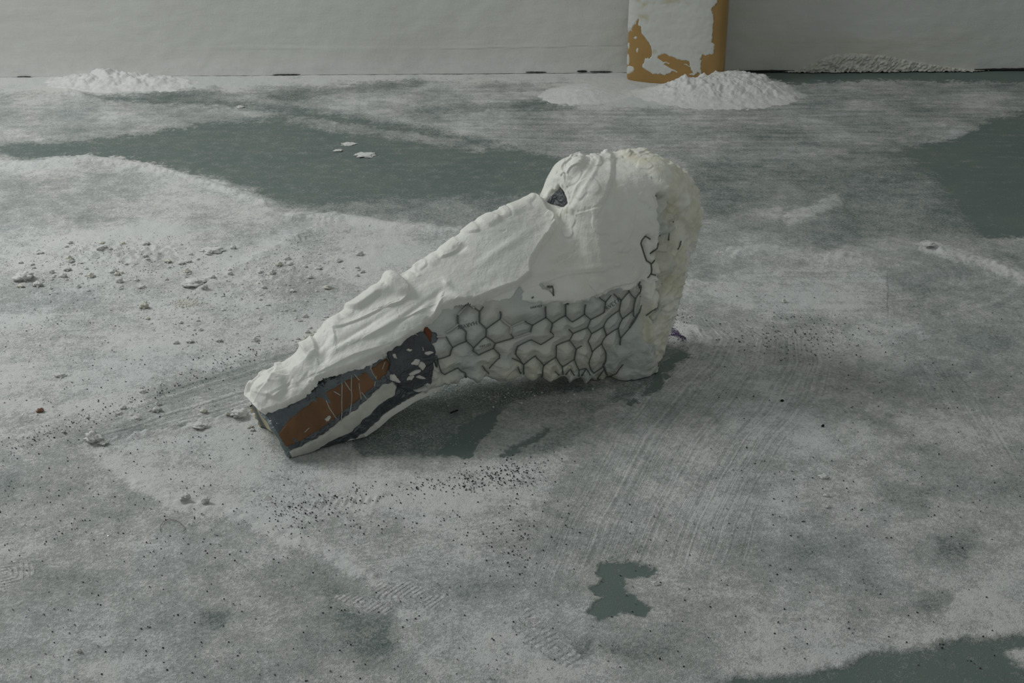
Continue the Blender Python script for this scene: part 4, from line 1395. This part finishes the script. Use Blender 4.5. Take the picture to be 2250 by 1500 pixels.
# broken flakes standing on the upper outline
for i, (x, y, sz, rot) in enumerate([(742, 722, 12, 20), (756, 712, 9, -20), (852, 640, 13, 30), (868, 632, 8, 10), (902, 614, 9, 0), (930, 606, 7, 40), (974, 574, 7, 10), (1088, 494, 8, 30), (1046, 524, 6, 0),
                                     (1102, 482, 7, -10), (1290, 350, 8, 20), (1428, 336, 10, 0), (1466, 350, 9, 0), (1528, 480, 10, 80), (1508, 402, 7, 60)]):
    p, n_ = on_body(x + 3, y + 8, 0.002)
    r0 = sz * 0.00085
    k = 9
    a0 = math.radians(rot)
    upd, sd = UPV, RGT
    vv_ = []
    for s_k, dz in ((1.0, 0.0), (0.8, 0.0035)):
        for j in range(k):
            t = 2 * math.pi * j / k
            r_ = r0 * s_k * random.uniform(0.7, 1.3)
            u_, w_ = r_ * math.cos(t) * 1.5, r_ * math.sin(t) * 0.8
            vv_.append(p + (sd * math.cos(a0) + upd * math.sin(a0)) * u_ + (-sd * math.sin(a0) + upd * math.cos(a0)) * w_ - FWD * dz)
    F_ = [tuple(range(k)), tuple(range(2 * k - 1, k - 1, -1))] + [(j, (j + 1) % k, (j + 1) % k + k, j + k) for j in range(k)]
    mesh_obj('plaster_flake', vv_, F_, M_PLA, sculpture)


# -- faint print on the bags
def lettering(text, px, py, rot, size_px):
    cu = bpy.data.curves.new('lettering', 'FONT')
    cu.body = text
    cu.align_x = 'CENTER'
    cu.align_y = 'CENTER'
    cu.size = size_px * 0.00088
    cu.extrude = 0.0002
    cu.resolution_u = 2
    tmp = bpy.data.objects.new('lettering_tmp', cu)
    me = bpy.data.meshes.new_from_object(tmp)
    bpy.data.objects.remove(tmp)
    co = np.array([v_.co[:] for v_ in me.vertices])
    a = math.radians(rot)
    out = []
    for c in co:
        x = px + (c[0] * math.cos(a) - c[1] * math.sin(a)) / 0.00088
        y = py - (c[0] * math.sin(a) + c[1] * math.cos(a)) / 0.00088
        out.append(on_body(x, y, 0.0008 + c[2])[0])
    me.vertices.foreach_set('co', np.array(out, np.float32).ravel())
    me.update()
    me.materials.append(M_INK)
    o_ = bpy.data.objects.new('lettering', me)
    COL.objects.link(o_)
    o_.parent = bags
    return o_


lettering('RVEY N', 1348, 667, 36, 12)
lettering('HARVEY', 1026, 714, 195, 12)
lettering('HARVEY', 1066, 759, 12, 7)
lettering('HARVEY', 1178, 674, 10, 7)


# ------------------------------------------------------------------ lumps, crumbs and flakes on the floor
def lump_mesh(seed, flat=0.7, rough=0.35, n=12, m_=16):
    r_ = np.random.default_rng(seed)
    th = np.linspace(0, math.pi, n)[1:-1]
    ph = np.linspace(0, 2 * math.pi, m_, endpoint=False)
    D = np.array([(math.sin(a) * math.cos(b), math.sin(a) * math.sin(b), math.cos(a)) for a in th for b in ph] + [(0, 0, 1), (0, 0, -1)])
    off = r_.uniform(0, 90, 3)
    rr = 1 + rough * (noise3(D * 1.6 + off) + 0.8 * noise3(D * 3.7 + off) + 0.45 * noise3(D * 7 + off))
    V_ = D * rr[:, None] * np.array([1, 0.8, flat])
    F_ = []
    k = n - 2
    for i in range(k - 1):
        for j in range(m_):
            F_.append((i * m_ + j, (i + 1) * m_ + j, (i + 1) * m_ + (j + 1) % m_, i * m_ + (j + 1) % m_))
    for j in range(m_):
        F_.append((k * m_, j, (j + 1) % m_))
        F_.append((k * m_ + 1, (k - 1) * m_ + (j + 1) % m_, (k - 1) * m_ + j))
    V_[:, 2] -= V_[:, 2].min()
    return V_, F_


protos = {}
for nm, mt in (('w', M_CRUMB), ('y', M_CRUMBY), ('r', M_RUST), ('k', M_BLACK)):
    protos[nm] = []
    for s in range(5):
        V_, F_ = lump_mesh(100 + s, 0.9 + 0.1 * s, 0.68, 16, 22)
        low_ = V_[:, 2].max() * 0.3
        V_[:, 2] = np.maximum(V_[:, 2] - low_, 0)
        me = bpy.data.meshes.new('plaster_lump')
        me.from_pydata([tuple(x) for x in V_], [], F_)
        me.polygons.foreach_set('use_smooth', np.ones(len(me.polygons), bool))
        me.materials.append(mt)
        protos[nm].append(me)
# floor height lookup
from mathutils.kdtree import KDTree
fine = (np.abs(XX) < 4).ravel()
gz2 = gz.reshape(nR, nC)


def floor_z(x, y):
    i = int(np.clip(np.searchsorted(ys, y), 1, nR - 1))
    row = XX[i]
    j = int(np.clip(np.searchsorted(row, x), 1, nC - 1))
    return float(gz2[i, j])


def lump(name, px, py, wpx_, hpx, label, cat, kind='w', group=None, var=None, flat=1.0, rot=None):
    p = ground(px, py)
    d = (p - CAM) @ FWD
    r = wpx_ * d / F_PX / 2
    hz = hpx * d / F_PX * 1.15
    me = protos[kind][var if var is not None else random.randrange(5)]
    o_ = bpy.data.objects.new(name, me)
    COL.objects.link(o_)
    o_.location = (p[0], p[1], floor_z(p[0], p[1]) - 0.0006)
    zmax = max(v_.co.z for v_ in me.vertices)
    o_.scale = (r, r * random.uniform(0.8, 1.1), hz / zmax)
    o_.rotation_euler = (0, 0, random.uniform(-0.4, 0.4) if rot is None else rot)
    return tag(o_, label, cat, group)


lump('plaster_lump', 56, 616, 38, 17, 'biggest grey-white plaster lump, at the far left of the powder ridge', 'plaster', 'w', var=1)
lump('plaster_lump', 84, 630, 20, 12, 'small round plaster lump just in front of the biggest lump at far left', 'plaster', 'w', var=2)
lump('plaster_flake', 466, 556, 44, 9, 'long flat plaster flake lying on the powder ridge behind the shaft', 'plaster', 'w', var=0, rot=0.1)
lump('plaster_cluster', 430, 632, 46, 15, 'crumbly cluster of plaster in front of the long flat flake', 'plaster', 'w', var=3)
lump('plaster_lump', 462, 618, 32, 6, 'flat plaster chip with dark shadowed edge beside the crumbly cluster', 'plaster', 'w', var=4)
lump('plaster_lump', 450, 643, 14, 9, 'small pointed lump just in front of the crumbly cluster', 'plaster', 'w', var=2)
lump('plaster_lump', 318, 683, 18, 14, 'yellowish upright crumb alone on smooth powder left of the shaft', 'plaster', 'y', var=2)
lump('plaster_lump', 326, 708, 10, 5, 'tiny yellow crumb just in front of the upright yellowish crumb', 'plaster', 'y', var=1)
lump('plaster_lump', 720, 637, 18, 8, 'yellow-topped lump right behind the upper shaft', 'plaster', 'y', var=3)
lump('plaster_lump', 206, 974, 36, 20, 'bright white lump at the left end of the swept ridge', 'plaster', 'w', var=4)
lump('plaster_lump', 228, 978, 22, 8, 'low white crumb touching the right of the bright white lump on the ridge', 'plaster', 'w', var=1)
lump('plaster_lump', 526, 920, 32, 14, 'soft white lump on the swept ridge next to the toe of the sculpture', 'plaster', 'w', var=0)
lump('plaster_lump', 440, 942, 34, 10, 'low white lump midway along the swept ridge', 'plaster', 'w', var=3)
lump('plaster_lump', 346, 905, 18, 12, 'pale lump in the swept streaks above the ridge', 'plaster', 'w', var=2)
lump('reddish_crumb', 90, 907, 14, 9, 'reddish brown crumb alone in powder near the left edge', 'crumb', 'r', var=1)
lump('plaster_lump', 132, 829, 22, 8, 'grey flat crumb alone on streaked powder at the left', 'plaster', 'w', var=0)
lump('plaster_lump', 176, 1436, 12, 11, 'small round white pellet at the bottom left of the floor', 'plaster', 'w', var=2)
lump('plaster_lump', 1819, 1117, 11, 8, 'smooth round white pellet at the right end of the swept arcs', 'plaster', 'w', var=2)
lump('plaster_lump', 1816, 1092, 12, 6, 'pale pellet just behind the smooth round pellet by the arcs', 'plaster', 'w', var=1)
lump('plaster_lump', 1810, 1050, 20, 6, 'rubbed streak-shaped crumb behind the two pellets by the arcs', 'plaster', 'w', var=3, rot=0.7)
lump('plaster_flake', 801, 342, 40, 5, 'larger white flake on the bare green floor behind the sculpture', 'plaster', 'w', var=0, rot=0.0)
lump('plaster_flake', 744, 332, 18, 4, 'smaller white flake left of the larger flake on bare floor', 'plaster', 'w', var=1, rot=0.0)
lump('plaster_flake', 765, 317, 28, 3, 'thin streak-like flake behind the larger flake on bare floor', 'plaster', 'w', var=4, rot=0.0)
lump('plaster_flake', 528, 237, 16, 5, 'pinkish white flake on the dark curve near the back wall', 'plaster', 'w', var=4, rot=0.0)
lump('plaster_lump', 1722, 667, 9, 9, 'tiny white crumb on pale powder right of the sculpture', 'plaster', 'w', var=4)
lump('plaster_lump', 1440, 1285, 18, 7, 'white chip beside the bare green patch in front', 'plaster', 'w', var=4)
lump('plaster_lump', 2042, 548, 26, 9, 'knobbly white clump at the start of the ridge on the far right', 'plaster', 'w', var=3)
lump('plaster_chunk', 408, 1108, 22, 11, 'left of two small tread blocks of caked powder in front of the toe', 'plaster', 'w', var=0, rot=1.0)
lump('plaster_chunk', 452, 1110, 20, 12, 'right of two small tread blocks of caked powder in front of the toe', 'plaster', 'w', var=1, rot=1.0)
lump('dark_pellet', 1718, 884, 7, 5, 'black pellet in the middle of the swept arcs', 'pellet', 'k', var=2)
lump('dark_pellet', 1808, 940, 6, 7, 'black pellet at the right edge of the swept arcs', 'pellet', 'k', var=3)

# white folded chip in front of the toe
p = ground(587, 1101)
e = empty('paper_chip', (p[0], p[1], floor_z(p[0], p[1])))
tag(e, 'tiny folded white triangular chip in front of the toe of the sculpture', 'chip')
mesh_obj('chip_sheet', [(-0.006, 0, 0), (0.006, -0.001, 0), (0.000, 0.003, 0.009), (-0.005, 0.006, 0.001), (0.006, 0.006, 0.001)], [(0, 1, 2), (1, 4, 2), (4, 3, 2), (3, 0, 2), (0, 3, 4, 1)], M_PLA, e, False)
# black splinter under the body
a, b = ground(990, 910), ground(1006, 904)
z0 = floor_z(a[0], a[1]) + 0.0022
Vw, Fw = tube_verts(np.array([[a[0], a[1], z0], [(a[0] + b[0]) / 2, (a[1] + b[1]) / 2 + 0.0004, z0 + 0.0004], [b[0], b[1], z0]]), 0.0016, 6)
tag(mesh_obj('black_splinter', Vw, Fw, M_BLACK), 'thin black splinter on the bare floor below the sculpture', 'splinter')
# curled fibre
pts = []
for (x, y) in [(353, 1172), (353, 1160), (360, 1150), (372, 1144), (386, 1147), (396, 1152), (404, 1160), (408, 1168), (402, 1172)]:
    g = ground(x, y)
    pts.append((g[0], g[1], floor_z(g[0], g[1]) + 0.002))
Vw, Fw = tube_verts(np.array(pts), 0.0005, 5)
tag(mesh_obj('curled_fibre', Vw, Fw, M_FIBRE), 'thin curled brown fibre on speckled powder left of the tread blocks', 'fibre')

# countable small crumbs strewn on the powder behind the shaft
zones = [((40, 230), (535, 650), 34, 'around the biggest lump at the far left'), ((240, 520), (540, 638), 40, 'around the long flat flake behind the shaft'),
         ((380, 620), (648, 760), 22, 'on smooth powder left of the toe end'), ((560, 800), (560, 690), 34, 'behind the middle of the shaft'),
         ((100, 560), (860, 960), 16, 'in the swept streaks beside the toe'), ((640, 760), (700, 760), 18, 'gathered close behind the shaft')]
for (xa, xb), (ya, yb), n, where in zones:
    for _ in range(n):
        x, y = random.uniform(xa, xb), random.uniform(ya, yb)
        if sd_poly(np.array([x]), np.array([y]), [(540, 900), (560, 850), (740, 700), (900, 590), (1000, 560), (1000, 900)])[0] < 4:
            continue
        w_ = random.choice([6, 7, 8, 10, 12, 15])
        lump('plaster_crumb', x, y, w_, w_ * random.uniform(0.4, 0.7), 'small plaster crumb lying ' + where, 'crumb',
             random.choice('wwwwwy'), 'small crumbs ' + where)

# fine crumbs, too many to count
def scatter(name, spots, mat, label, cat, shape='chip', size=(0.8, 1.6), tilt=0.5):
    Vs, Fs, off = [], [], 0
    for (x, y) in spots:
        g = ground(x, y)
        if not (1.2 < g[1] < 4.6):
            continue
        z = floor_z(g[0], g[1])
        r = random.uniform(*size) * 0.001
        k = 6 if shape == 'chip' else 5
        a0 = random.uniform(0, 6.28)
        tl, ta = random.uniform(0, tilt), random.uniform(0, 6.28)
        nx, ny, nz_ = math.sin(tl) * math.cos(ta), math.sin(tl) * math.sin(ta), math.cos(tl)
        U = np.array([nz_, 0, -nx])
        U /= np.linalg.norm(U)
        Wv = np.cross((nx, ny, nz_), U)
        lift = r * math.sin(tl) + 0.0006
        hgt_ = 0.0004 if shape == 'chip' else r * 0.9
        c = np.array([g[0], g[1], z + lift])
        nn_ = np.array([nx, ny, nz_])
        for q_, s in ((-hgt_ / 2, 1.0), (hgt_ / 2, 1.0 if shape == 'chip' else 0.55)):
            for j in range(k):
                t = a0 + 2 * math.pi * j / k
                Vs.append(c + r * s * (math.cos(t) * U + math.sin(t) * Wv) + nn_ * q_)
        Fs.append(tuple(off + k + j for j in range(k)))
        Fs += [(off + j, off + (j + 1) % k, off + k + (j + 1) % k, off + k + j) for j in range(k)]
        off += 2 * k
    o_ = mesh_obj(name, Vs, Fs, mat, None, False)
    return tag(o_, label, cat, kind='stuff')


def cloud(n, cx, cy, rx, ry, rot=0.0):
    a = math.radians(rot)
    out = []
    for _ in range(n):
        u, v = random.gauss(0, 0.5) * rx, random.gauss(0, 0.5) * ry
        out.append((cx + u * math.cos(a) - v * math.sin(a), cy + u * math.sin(a) + v * math.cos(a)))
    return out


def box(n, x0, x1, y0, y1):
    return [(random.uniform(x0, x1), random.uniform(y0, y1)) for _ in range(n)]


def bodyfree(sp):
    xs, ys_ = np.array([s[0] for s in sp]), np.array([s[1] for s in sp])
    d = sd_poly(xs, ys_, [(600, 1000), (560, 880), (740, 720), (960, 590), (1250, 460), (1480, 460), (1420, 800), (1380, 835), (1000, 838), (880, 880), (640, 1020)])
    return [s for s, k in zip(sp, d) if k > 3]


fine_sp = bodyfree(box(700, 0, 760, 520, 720) + cloud(500, 300, 580, 300, 60) + cloud(300, 620, 590, 160, 50, -30) + box(160, 0, 560, 720, 960) + cloud(160, 700, 745, 40, 14, -20) + cloud(120, 415, 670, 34, 10))
scatter('fine_crumbs', fine_sp, M_CRUMB, 'fine white plaster crumbs dusted over the powder behind the shaft', 'crumbs', 'crumb', (0.9, 2.2))
yel_sp = bodyfree(cloud(260, 700, 742, 34, 12, -20) + cloud(160, 412, 672, 34, 9) + cloud(60, 1040, 870, 200, 20))
scatter('yellow_crumbs', yel_sp, M_CRUMBY, 'yellowish plaster grit gathered just behind the middle of the shaft', 'crumbs', 'crumb', (0.9, 2.4))
glit = (cloud(260, 1110, 1050, 120, 34, -12) + cloud(120, 980, 1065, 140, 26, -10) + cloud(110, 720, 1105, 120, 40, -6) + cloud(60, 640, 1140, 70, 40) + cloud(110, 950, 1150, 330, 60) + cloud(70, 1130, 1190, 60, 90)
        + box(260, 0, 700, 960, 1200) + box(220, 0, 1150, 1200, 1500) + box(170, 1150, 2200, 1100, 1480) + box(220, 1550, 2250, 640, 1150) + cloud(220, 1760, 740, 160, 60)
        + [(x + random.gauss(0, 10), 1000 - 0.40 * x + random.gauss(0, 12)) for x in [random.uniform(0, 600) for _ in range(260)]]
        + box(160, 0, 520, 640, 940) + cloud(60, 1480, 700, 40, 20))
scatter('purple_glitter', bodyfree(glit), M_GLIT, 'specks of dark purple glitter sprinkled over the powdered floor', 'glitter', 'chip', (0.7, 1.55), 0.9)
cl = [(1440 + 62 * t + random.gauss(0, 2.5), 716 + 34 * t * t + random.gauss(0, 3)) for t in [random.random() ** 0.6 for _ in range(330)]] + [(1452 + 55 * t, 747 - 8 * math.sin(math.pi * t) + random.gauss(0, 1.3)) for t in [random.random() for _ in range(160)]] + cloud(90, 1470, 732, 44, 18)
scatter('violet_glitter', bodyfree(cl), M_GLIT2, 'dense crescent of violet glitter beside the heel of the sculpture', 'glitter', 'chip', (0.5, 1.1), 0.7)
scatter('glint_painted_flakes', [(1691, 1067), (801, 1275), (806, 1289), (52, 1216), (57, 1357), (509, 1448), (1232, 1014), (1908, 924), (1998, 950), (382, 743), (250, 869), (238, 1181), (50, 914), (438, 651), (22, 526), (1091, 1281), (2050, 1340)],
        M_GLINT, 'flakes of purple glitter with a bright lilac glint painted in', 'glitter', 'chip', (1.1, 1.6), 0.6)
spk = bodyfree(cloud(700, 900, 900, 130, 44, -25) + cloud(900, 1080, 870, 200, 26) + cloud(420, 900, 960, 130, 26) + cloud(260, 1230, 870, 160, 30))
scatter('silver_glitter', spk, M_SPARK, 'pale sparkling grains on the bare floor under the sculpture', 'glitter', 'chip', (0.35, 0.75), 0.6)
